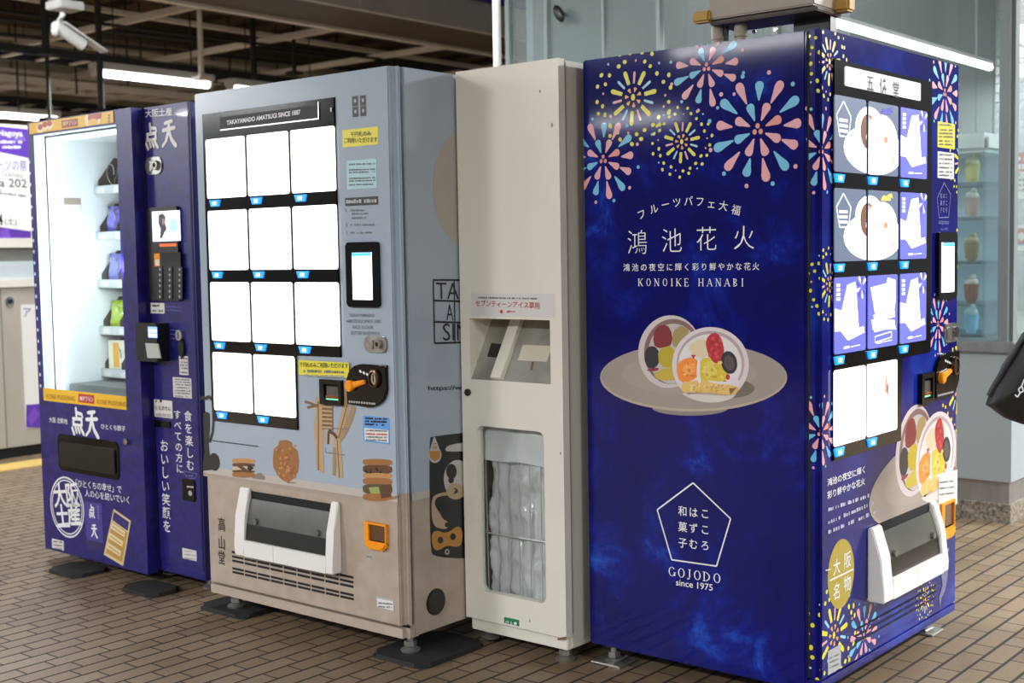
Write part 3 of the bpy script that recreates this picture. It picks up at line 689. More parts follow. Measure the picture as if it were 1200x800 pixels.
# ================================================================== shared machine parts
def foot(t, x, y, ztop, plate=None, name='adjustable_foot', z0=0.0):
    g = G(); g.cyl((x, y, z0+.012), (x, y, ztop+.01), .011, ZINC, n=12); g.cyl((x, y, z0+.018), (x, y, z0+.034), .020, ZINC, n=6)
    g.lathe([(0, .0), (.030, .0), (.032, .006), (.014, .018), (0, .018)], ZINC, 20, (x, y, z0)); f = g.obj(name, t)
    if plate:
        g = G(); dx, dy = plate; g.box((x-dx, y-dy, 0), (x+dx, y+dy, .007), ZINC, .003); g.tube([(x-dx*.7, y-dy*.4, .012), (x, y-dy*.6, .016), (x+dx*.7, y-dy*.4, .012)], .005, ZINC, n=6); g.obj('foot_plate', f)
    return f
def lit_panel(t, F, r, h, m=None, button=True, bpos=None, art=None):
    r = (r[0]+.0035, r[1]+.002, r[2]-.0035, r[3]-.002)
    p = G(); p.slab(F, rrect(*r, .008), h, h+.003, m or LIT); p = p.obj('display_panel', t)
    if art:
        A = Art(F.off(h+.003), box=r, h=.0004); art(A); A.obj('panel_print', p)
    if button:
        w = (r[2]-r[0]); u0, u1 = (r[0]+.012, r[0]+.012+.058) if bpos is None else bpos; v1 = r[1]-.006; v0 = v1-.022
        b = G(); b.slab(F, [(u0+.008, v0), (u1-.008, v0), (u1, v1), (u0, v1)], h, h+.006, BTN, .001); b = b.obj('select_button', p)
        A = Art(F.off(h+.006), h=.0004); um = (u0+u1)/2; A.poly([(um-.010, v0+.005), (um+.010, v0+.005), (um+.010, v1-.005), (um-.010, v1-.005)], BTNW); A.obj('button_number', b)
def sticker(t, name, F, x0, y0, x1, y1, m, draw=None, h=.0012, **kw):
    r = F.rect(x0, y0, x1, y1); g = G(); g.slab(F, rrect(*r, .002), 0.0, h, m); o = g.obj(name, t, **kw)
    if draw:
        A = Art(F.off(h), h=.0004); draw(A); A.obj('sticker_print', o)
    return o
def dispense_port(t, F, outer, inner, flap_reflect, depth=.055, split=None):
    # outer = (u0,v0,u1,v1) of the white surround, inner the dark opening; wedge-shaped cheeks, box lip below
    u0, v0, u1, v1 = outer; a0, b0, a1, b1 = inner; p = None
    def wedge(ua, ub, name):
        g = G(); prof = [(0, v0), (depth, v0), (depth, v0+.03), (depth*.80, b0+(v1-b0)*.45), (depth*.28, v1), (0, v1)]
        vs = [F.P(ua, v, h) for h, v in prof] + [F.P(ub, v, h) for h, v in prof]; k = len(prof)
        g.add(vs, [list(range(k))[::-1], list(range(k, 2*k))] + [[i, (i+1) % k, k+(i+1) % k, k+i] for i in range(k)], WHITEP)
        bmesh.ops.bevel(g.bm, geom=g.bm.edges[:], offset=.0035, segments=2, affect='EDGES')
        return g.obj(name, t)
    wedge(u0, a0, 'port_cheek'); wedge(a1, u1, 'port_cheek')
    g = G(); um = split or (u0+u1)/2
    for s, e in ((a0, um-.001), (um+.001, a1)):
        vs = [F.P(s, v, h) for h, v in ((0, v0), (depth, v0), (depth, b0), (0, b0+.004))] + [F.P(e, v, h) for h, v in ((0, v0), (depth, v0), (depth, b0), (0, b0+.004))]
        g.add(vs, [[3, 2, 1, 0], [4, 5, 6, 7]] + [[i, (i+1) % 4, 4+(i+1) % 4, 4+i] for i in range(4)], WHITEP)
    g.obj('port_lip', t)
    g = G(); g.slab(F, [(a0, b0), (a1, b0), (a1, b1), (a0, b1)], .0005, .003, DARK)
    nf = 10; vs = []
    for i in range(nf+1):
        q = i/nf; v = b0+(b1-.025-b0)*q; h = depth*.78-(depth*.62)*q**1.6
        vs += [F.P(a0+.002, v, h), F.P(a1-.002, v, h)]
    fl = G(); fl.add(vs, [[2*i, 2*i+1, 2*i+3, 2*i+2] for i in range(4)], SMOKE); fl.add(vs, [[2*i, 2*i+1, 2*i+3, 2*i+2] for i in range(4, nf)], flap_reflect)  # upper flap in lighter grey: a reflection painted into the colour
    g.obj('port_recess', t); f = fl.obj('port_flap', t, ang=60)
    g = G()
    for q in (.12, .88): g.cyl(F.P(a0+(a1-a0)*q, b0+(b1-b0)*.42, depth*.55), F.P(a0+(a1-a0)*q, b0+(b1-b0)*.42, depth*.78), .010, mat('hinge_grey', '#5d5c58', .3), n=14)
    g.obj('flap_pin', f)
def coin_unit(t, F, c, w, hgt, mir=False):
    # black rounded plate with steel coin mouth and an orange return lever
    u0, u1, v0, v1 = c[0]-w/2, c[0]+w/2, c[1]-hgt/2, c[1]+hgt/2
    pts = [(u0, v0+.005), (u1-.45*w, v0)] + [(u1-.45*w+.45*w*math.sin(R(a)), v0+.45*hgt-.45*hgt*math.cos(R(a))) for a in range(15, 91, 15)] + [(u1, v1)] + [(u0+.4*w-.4*w*math.sin(R(a)), v1-.45*hgt+.45*hgt*math.cos(R(a))) for a in range(0, 91, 15)]
    g = G(); g.slab(F, pts, 0, .012, BLACKG, .003); p = g.obj('coin_plate', t)
    mc = (c[0]+w*.24, c[1]+hgt*.18)
    g = G(); ring = lambda r, h: [F.P(mc[0]+r*.8*math.cos(2*math.pi*i/24), mc[1]+r*math.sin(2*math.pi*i/24), h) for i in range(24)]
    rs = [(.155*hgt*1.35, .012), (.155*hgt*1.35, .022), (.155*hgt*1.05, .024), (.155*hgt*.95, .014)]
    vs = [v for r, h in rs for v in ring(r, h)]; g.add(vs, [[i*24+k, i*24+(k+1) % 24, (i+1)*24+(k+1) % 24, (i+1)*24+k] for i in range(3) for k in range(24)], mat('bronze_ring', '#5b3f2a', .3, .7)); g.obj('coin_ring', p)
    g = G(); g.slab(F, [(mc[0]+.075*hgt*1.5*.8*math.cos(2*math.pi*i/20), mc[1]+.075*hgt*1.8*math.sin(2*math.pi*i/20)) for i in range(20)], .012, .020, CHROME, .002); g.slab(F, [(mc[0]-.012*w, mc[1]-.07*hgt), (mc[0]+.012*w, mc[1]-.07*hgt), (mc[0]+.012*w, mc[1]+.1*hgt), (mc[0]-.012*w, mc[1]+.1*hgt)], .020, .0208, DARK); g.obj('coin_slot', p)
    a = (c[0]-w*.36, c[1]-hgt*.02); b = (c[0]+w*.02, c[1]+hgt*.10); d = Vector((b[0]-a[0], b[1]-a[1])).normalized(); q = Vector((-d.y, d.x))
    P = [(b[0]+q.x*.008, b[1]+q.y*.008), (a[0]+d.x*.035+q.x*.013, a[1]+d.y*.035+q.y*.013)] + [(a[0]+.019*math.cos(t_), a[1]+.019*math.sin(t_)) for t_ in [math.atan2(q.y, q.x)+R(k) for k in range(0, 181, 30)]] + [(a[0]+d.x*.035-q.x*.013, a[1]+d.y*.035-q.y*.013), (b[0]-q.x*.008, b[1]-q.y*.008)]
    g = G(); g.slab(F, [(a[0]+.018*math.cos(t_), a[1]+.018*math.sin(t_)) for t_ in [2*math.pi*k/20 for k in range(20)]], .013, .028, ORANGE, .003); g.slab(F, [(a[0]+q.x*.012, a[1]+q.y*.012), (a[0]-q.x*.012, a[1]-q.y*.012), (b[0]-q.x*.006, b[1]-q.y*.006), (b[0]+q.x*.006, b[1]+q.y*.006)], .013, .024, ORANGE, .003); g.obj('return_lever', p)
    A = Art(F.off(.012), h=.0004)
    for i in range(4): A.ell((c[0]-w*.12+i*w*.085, c[1]+hgt*(.33-.03*i)), .006, .004, WHT, 0, R(-30))
    k = c[0]-w*.44
    while k < c[0]+w*.2: A.poly([(k, v0+.010), (k+.008, v0+.010), (k+.008, v0+.016), (k, v0+.016)], GREY2); k += .011
    A.obj('plate_print', p)
def bill_unit(t, F, r):
    u0, v0, u1, v1 = r; w, h = u1-u0, v1-v0
    g = G(); g.plate(F, r, (u0+w*.2, v0+h*.14, u1-w*.12, v1-h*.18), 0, .014, BLACKG, .004); g.slab(F, rrect(u0, v0, u1, v1, 0), 0, .002, DARK); b = g.obj('bill_slot', t)
    g = G(); g.slab(F, [(u0+w*.24, v0+h*.32), (u1-w*.14, v0+h*.32), (u1-w*.14, v1-h*.28), (u0+w*.24, v1-h*.28)], .002, .007, SMOKEG, .002)
    g.slab(F, [(u0+w*.22, v0+h*.26), (u1-w*.14, v0+h*.26), (u1-w*.14, v0+h*.36), (u0+w*.22, v0+h*.36)], .002, .010, ORANGEC, .002); g.obj('bill_mouth', b)
    g = G(); g.slab(F, [(u0+w*.22, v0+h*.19), (u1-w*.14, v0+h*.19), (u1-w*.14, v0+h*.235), (u0+w*.22, v0+h*.235)], .002, .006, glow('bill_green', '#7fe0b0', .8)); g.obj('bill_light', b)
def return_cup(t, F, r):
    u0, v0, u1, v1 = r; w, h = u1-u0, v1-v0
    g = G(); g.plate(F, (u0, v0+h*.30, u1, v1), (u0+w*.2, v0+h*.32, u1-w*.04, v1-h*.07), 0, .012, ORANGE, .004); g.slab(F, [(u0, v0+h*.2), (u1, v0+h*.2), (u1, v1), (u0, v1)], 0, .0015, DARK)
    c = g.obj('coin_return', t)
    P = [(u0+w*.02, v0+h*.32), (u0+w*.02, v0+h*.12), (u0+w*.2, v0), (u1-w*.2, v0), (u1-w*.02, v0+h*.12), (u1-w*.02, v0+h*.32)]
    g = G(); g.slab(F, P, 0, .016, ORANGE, .005); g.obj('return_tray', c)
    g = G(); g.slab(F, [(u0+w*.22, v0+h*.34), (u1-w*.05, v0+h*.34), (u1-w*.05, v1-h*.1), (u0+w*.22, v1-h*.1)], .003, .006, mat('amber_flap', '#5a3a20', .15, coat=.3)); g.obj('return_flap', c)
def lock_plate(t, F, r):
    u0, v0, u1, v1 = r; w, h = u1-u0, v1-v0
    g = G(); g.slab(F, rrect(u0, v0, u1, v1, h*.35), 0, .006, STEEL, .002); p = g.obj('lock_plate', t)
    g = G(); g.slab(F, rrect(u0+w*.1, v0+h*.2, u0+w*.44, v1-h*.2, h*.1), .006, .010, STEEL, .002); g.obj('lock_handle', p)
    c = F.P(u0+w*.68, v0+h*.55, 0); g = G(); g.cyl(F.P(u0+w*.68, v0+h*.52, .006), F.P(u0+w*.68, v0+h*.52, .016), h*.28, CHROME, n=18); g.cyl(F.P(u0+w*.68, v0+h*.52, .016), F.P(u0+w*.68, v0+h*.52, .0165), h*.13, DARK, n=12); g.obj('lock_cylinder', p)
def touch_unit(t, F, r, s):
    g = G(); g.slab(F, rrect(*r, .010), 0, .012, BLACKG, .003); p = g.obj('touch_unit', t)
    g = G(); g.slab(F, rrect(*s, .002), .012, .0135, glow('touch_screen', '#fbfdff', 2.2)); q = g.obj('touch_screen', p)
    A = Art(F.off(.0135), h=.0004); h = s[3]-s[1]; A.poly([(s[0], s[3]-h*.085), (s[2], s[3]-h*.085), (s[2], s[3]-h*.02), (s[0], s[3]-h*.02)], glow('screen_blue', '#4aa8f0', 1.0)); A.poly([(s[0], s[3]-h*.018), (s[2], s[3]-h*.018), (s[2], s[3]), (s[0], s[3])], glow('screen_grey', '#5f7f9f', .5)); A.obj('screen_print', q)

# ================================================================== THE NAVY FIREWORKS MACHINE
KW, KDp, KT, KZ = .983, .767, .031, 1.83
KL, KR = (.0311, 0, 0), R(90)
K = thing('vending_machine', 'navy vending machine printed with fireworks, front turned to the right, nearest the camera', 'vending machine', KL, KR)
KF = Face(KL, KR, (0, 0, 0), (1, 0, 0), (0, 0, 1)); KS = Face(KL, KR, (0, KDp, 0), (0, -1, 0), (0, 0, 1)); KDS = Face(KL, KR, (0, KT, 0), (0, -1, 0), (0, 0, 1))
g = G(); g.boxz((0, KT+.005, .066), (KW, KDp, KZ-.003), NAVY, .006, small=.003); g.obj('cabinet', K)
g = G(); g.boxz((0, 0, .102), (KW, KT, KZ), NAVYF, .010, sel=lambda c: c.y < .01, small=.003); g.obj('door', K)
g = G(); g.box((.004, .003, .069), (KW-.002, KT+.03, .0985), NAVYF, .004); g.obj('kick_plate', K)
g = G(); g.box((.002, KT-.002, .104), (KW-.002, KT+.006, KZ-.006), DARK); g.obj('door_gasket', K)
# side print
SB = (.003, .07, KDp-KT-.006, KZ-.003)
A = Art(KS, box=SB)
yellow_burst(A, KS.at(742, 114), vr(KS, 742, 114, 54), 1); A.obj('firework_print', K)
yellow_burst(A, KS.at(799, 166), vr(KS, 799, 166, 41), 2); A.obj('firework_print', K)
pink_burst(A, KS.at(828, 79), vr(KS, 828, 79, 50), True, 3); A.obj('firework_print', K)
pink_burst(A, KS.at(888, 152), vr(KS, 888, 152, 66), False, 4); A.obj('firework_print', K)
pink_burst(A, KS.at(707, 187), vr(KS, 707, 187, 50), False, 5)
A.obj('firework_print', K)
A = Art(KS, h=.0008)
ar = [(754, 252, 22), (771, 245, 20), (786, 241, 10), (800, 238, 5), (815, 237, 0), (829, 235, -3), (837, 238, -8), (848, 241, -14), (863, 246, -20)]
ar = [(752, 251), (766.5, 244.5), (780, 239.5), (793.5, 237), (807, 235.5), (820.5, 236), (834, 238.5), (848, 241), (863, 246)]
rots = [18, 14, 9, 5, 1, -3, -7, -11, -15]
for ch, (x, y), ro in zip('フルーツパフェ大福', ar, rots):
    s_ = vr(KS, x, y, 12.5); A.char(ch, KS.at(x, y), s_*1.02, s_, WHT, 0, 2, R(ro))
A.obj('arched_title', K)
for ch, x, y in zip('鴻池花火', (747, 787.5, 828, 872), (283.5, 281.5, 279.5, 278)):
    s_ = vr(KS, x, y, 31); A.char(ch, KS.at(x, y), s_*.98, s_, WHT, -.012, 2)
A.obj('main_title', K)
txt = '鴻池の夜空に輝く彩り鮮やかな花火'
for i, ch in enumerate(txt):
    x = 734.5+(886-734.5)*i/(len(txt)-1); s_ = vr(KS, x, 312, 9.6); A.char(ch, KS.at(x, 313.2-1.3*i/15), s_, s_, WHT, .004, 2)
A.obj('subtitle', K)
serif_text(A, 'KONOIKE HANABI', (748, 335), (872, 335.5), 9, WHT, .5)
A.obj('roman_title', K)
pent = [KS.at(*q) for q in ((812.5, 565.5), (856.5, 607.5), (840, 663), (787.5, 655.5), (770.5, 597))]
A.loop(pent, .004, WHT, 2)
for x, col in ((800.3, '和菓子'), (812.8, 'はずむ'), (826.5, 'こころ')):
    A_y = {800.3: 598.5, 812.8: 600, 826.5: 601.5}[x]
    for i, ch in enumerate(col): s_ = vr(KS, x, A_y+18.5*i, 12.5); A.char(ch, KS.at(x, A_y+18.6*i), s_*1.0, s_, WHT, .006, 2)
A.obj('pentagon_emblem', K)
serif_text(A, 'GOJODO', (783, 674), (845.5, 683.5), 11, WHT, .16)
A.text('since 1975', (792.5, 685.5), (835.5, 692), 7.5, WHT, .006, 2)
A.obj('maker_name', K)
# the dessert picture (zoom pixels -> photo pixels -> face)
def dessert(A, tf, m_lift=1):
    z = lambda L: [tf(*KS.at(725+x/5.335, 350+y/5.335)) for x, y in L]
    def circ(cx, cy, rx, ry, n=30, rot=0): return [(cx+rx*math.cos(t)*math.cos(rot)-ry*math.sin(t)*math.sin(rot), cy+rx*math.cos(t)*math.sin(rot)+ry*math.sin(t)*math.cos(rot)) for t in [2*math.pi*i/n for i in range(n)]]
    I = lambda n, c: ink('food_'+n, c)
    P = lambda L, c, l=1: A.poly(z(soft(L, 1 if len(L) < 8 else 2, 1.2) if 3 < len(L) < 14 else L), c, l)
    rq = random.Random(9)
    def specks(n, x0, y0, x1, y1, r, cs, l=2):
        for k in range(n): P([(rq.uniform(x0, x1)+0*k, 0)] if 0 else circ(rq.uniform(x0, x1), rq.uniform(y0, y1), r*rq.uniform(.6, 1.5), r*rq.uniform(.5, 1.2), 14), I(*cs[k % len(cs)]), l)
    P(circ(450, 680, 240, 50), I('plate_foot', '#86807c')); P(circ(470, 490, 585, 214, 44), I('plate_rim', '#b3a692')); P(circ(470, 482, 578, 206, 44), I('plate', '#9a9088')); P(circ(440, 470, 420, 130, 40), I('plate_well', '#a0968c'))
    P(circ(700, 560, 150, 60), I('plate_shadow', '#6f665e'))
    P(circ(320, 330, 196, 228, 36, .12), I('mochi', '#c9bdbd')); P(circ(338, 330, 178, 205, 36, .1), I('bean', '#7d5f5e')); P(circ(345, 345, 160, 190, 36), I('cream_shade', '#b8b0ae'))
    P([(235, 190), (300, 170), (330, 230), (320, 290), (260, 300), (225, 280)], I('berry_dark', '#7c1a26')); P([(350, 200), (400, 175), (440, 210), (380, 300), (340, 280)], I('banana', '#a08a55'))
    P(circ(210, 365, 48, 70), I('grape', '#1f2028')); P([(255, 320), (340, 300), (350, 420), (262, 415)], I('mango', '#b6a01f')); P([(230, 470), (300, 435), (370, 440), (370, 500), (260, 505)], I('cake', '#c0a93a')); P([(185, 440), (250, 430), (240, 450), (190, 452)], I('jam', '#8d2233'))
    P(circ(575, 412, 240, 236, 44), I('mochi2', '#d6cccf')); P(circ(575, 405, 212, 205, 44), I('bean2', '#b09da2')); P(circ(572, 412, 198, 192, 44), I('cream', '#dcd7d6'))
    P([(440, 300), (520, 250), (560, 290), (550, 360), (480, 355)], I('banana2', '#d8c8a8'))
    P([(370, 430), (400, 390), (460, 375), (490, 400), (495, 470), (455, 500), (390, 510)], I('orange', '#ee8a32')); P([(395, 440), (450, 400), (480, 440), (440, 480)], I('orange2', '#f3a050', ))
    P([(515, 385), (600, 380), (650, 405), (680, 490), (600, 515), (510, 505)], I('mango2', '#d6bc3a')); P([(540, 400), (600, 395), (610, 480), (540, 490)], I('mango3', '#dfc95c'))
    rr = random.Random(3)
    P([(575, 235), (610, 222), (640, 260), (655, 330), (625, 390), (590, 380), (560, 320), (553, 270)], I('berry', '#b4202e'))
    for k in range(22): P(circ(rr.uniform(570, 640), rr.uniform(245, 375), 12, 12, 14), I('berry_%d' % (k % 3), ('#d0404a', '#a01828', '#c22c38')[k % 3]), 2)
    P(circ(692, 398, 50, 72, 24, -.2), I('grape2', '#23232b'), 2); P(circ(694, 400, 32, 50, 20, -.2), I('grape_cut', '#54474a'), 2)
    P([(452, 350), (485, 350), (470, 378)], I('jam2', '#c02634'), 2); P(circ(665, 522, 15, 13, 14), I('jam2', '#c02634'), 2); P(circ(684, 488, 13, 18, 14), I('jam2', '#c02634'), 2)
    P(circ(722, 520, 32, 30), I('cream2', '#ded0d6'), 2)
    P([(420, 525), (560, 515), (700, 545), (730, 560), (700, 600), (560, 590), (430, 590)], I('sponge', '#ddb968'), 2); P([(690, 560), (740, 555), (700, 600)], I('sponge_edge', '#8a5a40'), 3); specks(46, 450, 538, 680, 584, 7, [('crumb', '#c9994c'), ('crumb2', '#e8cd8a'), ('crumb3', '#d0a658')], 3); specks(16, 525, 395, 655, 490, 10, [('mangos', '#e4d070'), ('mangos2', '#c2a52c')], 3); specks(14, 390, 400, 475, 490, 8, [('oranges', '#f6b068'), ('oranges2', '#d8741e')], 3); P([(500, 385), (512, 400), (508, 470), (520, 512), (498, 516), (490, 450)], I('cream3', '#e6e0de'), 3); P([(560, 508), (640, 520), (700, 512), (690, 536), (600, 528)], I('cream4', '#e2d8da'), 3)
    P([(420, 588), (560, 590), (690, 606), (715, 596), (690, 620), (640, 638), (575, 645), (500, 632), (450, 612)], I('mochi3', '#cfc8c2'), 2)
A = Art(KS, box=SB); dessert(A, lambda u, v: (u, v)); A.obj('dessert_picture', K)
# front print
FB_ = (.0, .104, KW-.003, KZ-.003)
wrap = dict(box=(.011, .104, KW-.010, KZ-.003), side=(KDS, KT))
A = Art(KF, **wrap)
yellow_burst(A, KF.at(972, 72), vr(KF, 972, 72, 47), 11); A.obj('firework_print', K); pink_burst(A, KF.at(962.5, 176), vr(KF, 962.5, 176, 50), False, 12); A.obj('firework_print', K)
yellow_burst(A, KF.at(972, 333), vr(KF, 972, 333, 44), 13); A.obj('firework_print', K); pink_burst(A, KF.at(961.5, 507), vr(KF, 961.5, 507, 42), False, 14); A.obj('firework_print', K)
pink_burst(A, KF.at(1107, 109), vr(KF, 1107, 109, 47), False, 15); A.obj('firework_print', K); yellow_burst(A, KF.at(1127, 190), vr(KF, 1127, 190, 40), 16); A.obj('firework_print', K)
yellow_burst(A, KF.at(1126, 305), vr(KF, 1126, 305, 40), 17); A.obj('firework_print', K); pink_burst(A, KF.at(1099, 380), vr(KF, 1099, 380, 36), False, 18); A.obj('firework_print', K)
yellow_burst(A, KF.at(1122, 455), vr(KF, 1122, 455, 50), 19); A.obj('firework_print', K)
yellow_burst(A, KF.at(977, 744), vr(KF, 977, 744, 58), 20); A.obj('firework_print', K); pink_burst(A, KF.at(1012, 746), vr(KF, 1012, 746, 42), False, 21); A.obj('firework_print', K); yellow_burst(A, KF.at(1084, 702), vr(KF, 1084, 702, 26), 22)
A.obj('firework_print', K)
a1 = KS.at(725+340/5.335, 350+100/5.335); a2 = KS.at(725+600/5.335, 350+645/5.335); b1 = KF.at(1080.5, 471.5); b2 = KF.at(1090, 588)
sc_ = (b1[1]-b2[1])/(a1[1]-a2[1]); al = KS.at(725+330/5.335, 350+400/5.335)[0]; bl = KF.at(1072.5, 530)[0]
A = Art(KF, box=(.012, .104, KW-.008, KZ)); dessert(A, lambda u, v: (bl+(u-al)*sc_, b1[1]+(v-a1[1])*sc_)); A.obj('dessert_picture', K)
A = Art(KF, h=.0009)
A.text('鴻池の夜空に輝く', (969, 570), (1013, 554), 9, WHT, .01); A.text('彩り鮮やかな花火', (969, 585), (1013, 567.5), 9, WHT, .01)
for y0, y1, x1 in ((599, 582, 1019), (614, 590.5, 1024), (625.5, 600, 1029)): A.scrawl(970, y0, x1, y1, 4.6, ink('soft_white', '#b4b4d0'), gap=.45)
A.obj('front_lettering', K)
gc = KF.at(985.3, 672); A.ell(gc, KF.at(1000.5, 672)[0]-gc[0], vr(KF, 985.3, 672, 40.5), GOLD, 0, n=48)
for ch, x, y in zip('大阪名物', (980, 992.5, 980, 992.5), (663.5, 655.5, 692.5, 683)): s_ = vr(KF, x, y, 20); A.char(ch, KF.at(x, y), s_*.98, s_*1.0, WHT, .004, 2)
A.line((972, 680), (999.5, 666.5), .004, WHT, 2)
A.obj('gold_seal', K)
pc = [(1105.8, 214), (1113.5, 227.5), (1111, 254.5), (1100, 255), (1097.6, 232)]
A.loop([KF.at(*q) for q in pc], .003, LILAC, 2)
for i, row in enumerate(('和はこ', '菓ずこ', '子むろ')):
    for k, ch in enumerate(row): x, y = 1102.4+k*3.1, 229.5+i*8.2; s_ = vr(KF, x, y, 6.4); A.char(ch, KF.at(x, y), s_*.95, s_, LILAC, .01, 2)
A.text('GOJODO', (1099.5, 263.5), (1111.5, 264), 5, LILAC, .01); A.text('since 1975', (1101.5, 269.5), (1110, 270), 3, LILAC)
A.obj('pentagon_emblem', K)
A.line((967, 668), (973, 667), .003, WHT, 2)
ch_ = ink('cherub_grey', '#6a6a92'); A.pp([(1102, 668), (1107, 653), (1110, 652), (1111, 660), (1109.5, 680), (1107, 692), (1103, 700), (1101, 712), (1100, 700), (1104, 685)], ch_, 1); A.scrawl(1102, 648, 1116, 645, 5, ch_)
A.obj('statue_print', K)
# black display window
tl, tr, rr_, st, bb = KF.at(975.2, 69), KF.at(1090.5, 95.8), KF.at(1090.2, 411.6), KF.at(1054.5, 418), KF.at(976, 541)
D0, D1, DT, DS, DM, DB = tl[0], tr[0], (tl[1]+tr[1])/2, (rr_[1]+st[1])/2, st[0], (bb[1]+KF.at(1054, 515)[1])/2
g = G(); g.slab(KF, [(D0, DB), (DM, DB), (DM, DS), (D1, DS), (D1, DT), (D0, DT)], 0, .006, BLACKG, .002); g.obj('display_window', K)
HF = KF.off(.006)
h0, h1 = KF.at(987, 102), KF.at(1075.6, 96.5)
hv0 = (KF.at(987, 102)[1]+KF.at(1075.6, 117.4)[1])/2; hv1 = (KF.at(987, 79.4)[1]+KF.at(1075.6, 96.5)[1])/2
g = G(); g.slab(HF, rrect(h0[0], hv0, h1[0], hv1, .006), 0, .003, glow('header', '#e9eaee', .3)); hp = g.obj('header_panel', K)
A = Art(HF.off(.003), h=.0004)
for ch, x, y in zip('五條堂', (1018.5, 1033.5, 1048.5), (97.5, 101, 105)): s_ = vr(HF, x, y, 17.5); A.char(ch, HF.at(x, y), s_*1.15, s_*1.15, INKK, .018, 2)
A.obj('header_lettering', hp)
cols = [(HF.at(976.2, 265)[0], HF.at(1014.2, 265)[0]), (HF.at(1015.8, 265)[0], HF.at(1051.6, 265)[0]), (HF.at(1053.6, 265)[0], HF.at(1085.3, 265)[0])]
rows = [(HF.at(976, 201.6)[1], HF.at(976, 109.5)[1]), (HF.at(976, 307.5)[1], HF.at(976, 219)[1]), (HF.at(976, 416.5)[1], HF.at(976, 324.6)[1]), (HF.at(976, 524.6)[1], HF.at(976, 433.6)[1])]
DS1 = glow('panel_slate', '#6c7890', .22); DP1 = glow('panel_violet', '#6a6ed2', .38); WG = glow('panel_bright', '#ffffff', 2.4); PKG = glow('panel_pack', '#f1f1ff', 1.6); LG = glow('panel_linework', '#e8ecf4', .9); BR = glow('panel_brown', '#7d5a48', .25); CRL = glow('panel_coral', '#e08a6a', .6); VI2 = glow('panel_violet_dark', '#5a55b8', .35); YLW = glow('panel_gold', '#e6cf58', .7)
def art_dai(left):
    def f(A):
        U0 = cols[0][0]; w = cols[1][1]-U0; v0, v1 = A.box[1], A.box[3]; h = v1-v0
        Q = lambda a, b: (U0+a*w, v0+b*h)
        C = lambda cx, cy, rx, ry, m, l=0: A.ell(Q(cx, cy), rx*w, ry*h, m, l, n=36)
        C(.60, .34, .46, .34, WG); C(.53, .62, .22, .30, WG); C(.50, .58, .12, .24, BR, 1); C(.53, .64, .05, .14, CRL, 1); C(.72, .50, .25, .34, WG, 2); C(.78, .50, .04, .05, CRL, 3); C(.90, .22, .03, .06, glow('panel_grey', '#b0aca8', .6), 3)
        if left:
            A.loop([Q(.13, .93), (Q(.24, .74)), Q(.205, .47), Q(.075, .47), Q(.03, .74)], .004, LG, 2)
            for k in range(3): A.poly([Q(.07, .70-k*.07), Q(.19, .70-k*.07), Q(.19, .66-k*.07), Q(.07, .66-k*.07)], LG, 2)
        else:
            A.poly([Q(.70, .86), Q(.86, .86), Q(.86, .92), Q(.74, .93)], VI2 if row_i == 0 else YLW, 2); A.poly([Q(.8, .94), Q(.9, .9), Q(.88, .97)], VI2 if row_i == 0 else YLW, 2)
    return f
def art_pack(var):
    def f(A):
        u0, v0, u1, v1 = A.box; w, h = u1-u0, v1-v0; Q = lambda a, b: (u0+a*w, v0+b*h)
        if var != 1:
            A.poly([Q(.42, .16), Q(.78, .22), Q(.66, .93), Q(.40, .90), Q(.10, .35)], PKG); A.poly([Q(0, .30), Q(.3, .30), Q(.42, .18), Q(.30, .55), Q(0, .60)], PKG)
            for k in range(4): A.poly([Q(.05, .92-k*.06), Q(.16, .92-k*.06), Q(.16, .88-k*.06), Q(.05, .88-k*.06)], LG, 2)
            c = Q(.85, .86)
            for k in range(9): A.poly(drop(c, R(k*40), .01*w*5, w*.17, w*.05), LG if k % 2 else VI2, 2)
            A.poly([Q(.55, .18), Q(.95, .24), Q(.92, .33), Q(.55, .28)], LG, 2)
        else:
            A.poly([Q(.08, .84), Q(.60, .88), Q(.66, .96), Q(.92, .92), Q(.92, .62), Q(.84, .40), Q(.22, .48)], PKG); A.poly([Q(.10, .40), Q(.85, .36), Q(.95, .22), Q(.15, .26)], LG, 1)
            for k in range(2): A.poly([Q(.16, .46-k*.14), Q(.88, .50-k*.14), Q(.9, .40-k*.14), Q(.2, .36-k*.14)], LG, 2)
            A.loop([Q(.22, .16), Q(.78, .2), Q(.78, .12), Q(.22, .08)], .003, LG, 2)
        A.poly([Q(.28, .055), Q(.46, .06), Q(.46, .09), Q(.28, .085)], LG, 2); A.poly([Q(.5, .065), Q(.8, .075), Q(.8, .085), Q(.5, .075)], LG, 2)
    return f
for row_i, (ra, rb) in enumerate(rows):
    for ci, (ca, cb) in enumerate(cols):
        if row_i == 3 and ci == 2: continue
        r = (ca, ra, cb, rb); art = None; m = LIT
        if row_i < 2 and ci < 2: m, art = DS1, art_dai(ci == 0)
        elif row_i < 3: m, art = DP1, art_pack(ci if row_i == 2 else 2)
        elif ci == 1:
            def art(A):
                u0, v0, u1, v1 = A.box; A.ell((u0+(u1-u0)*.60, v0+(v1-v0)*.66), .008, .030, CRL, n=12); A.ell((u0+(u1-u0)*.66, v0+(v1-v0)*.60), .006, .02, BR, n=12)
        lit_panel(K, HF, r, 0, m, True, (ca+.002, ca+.062), art)
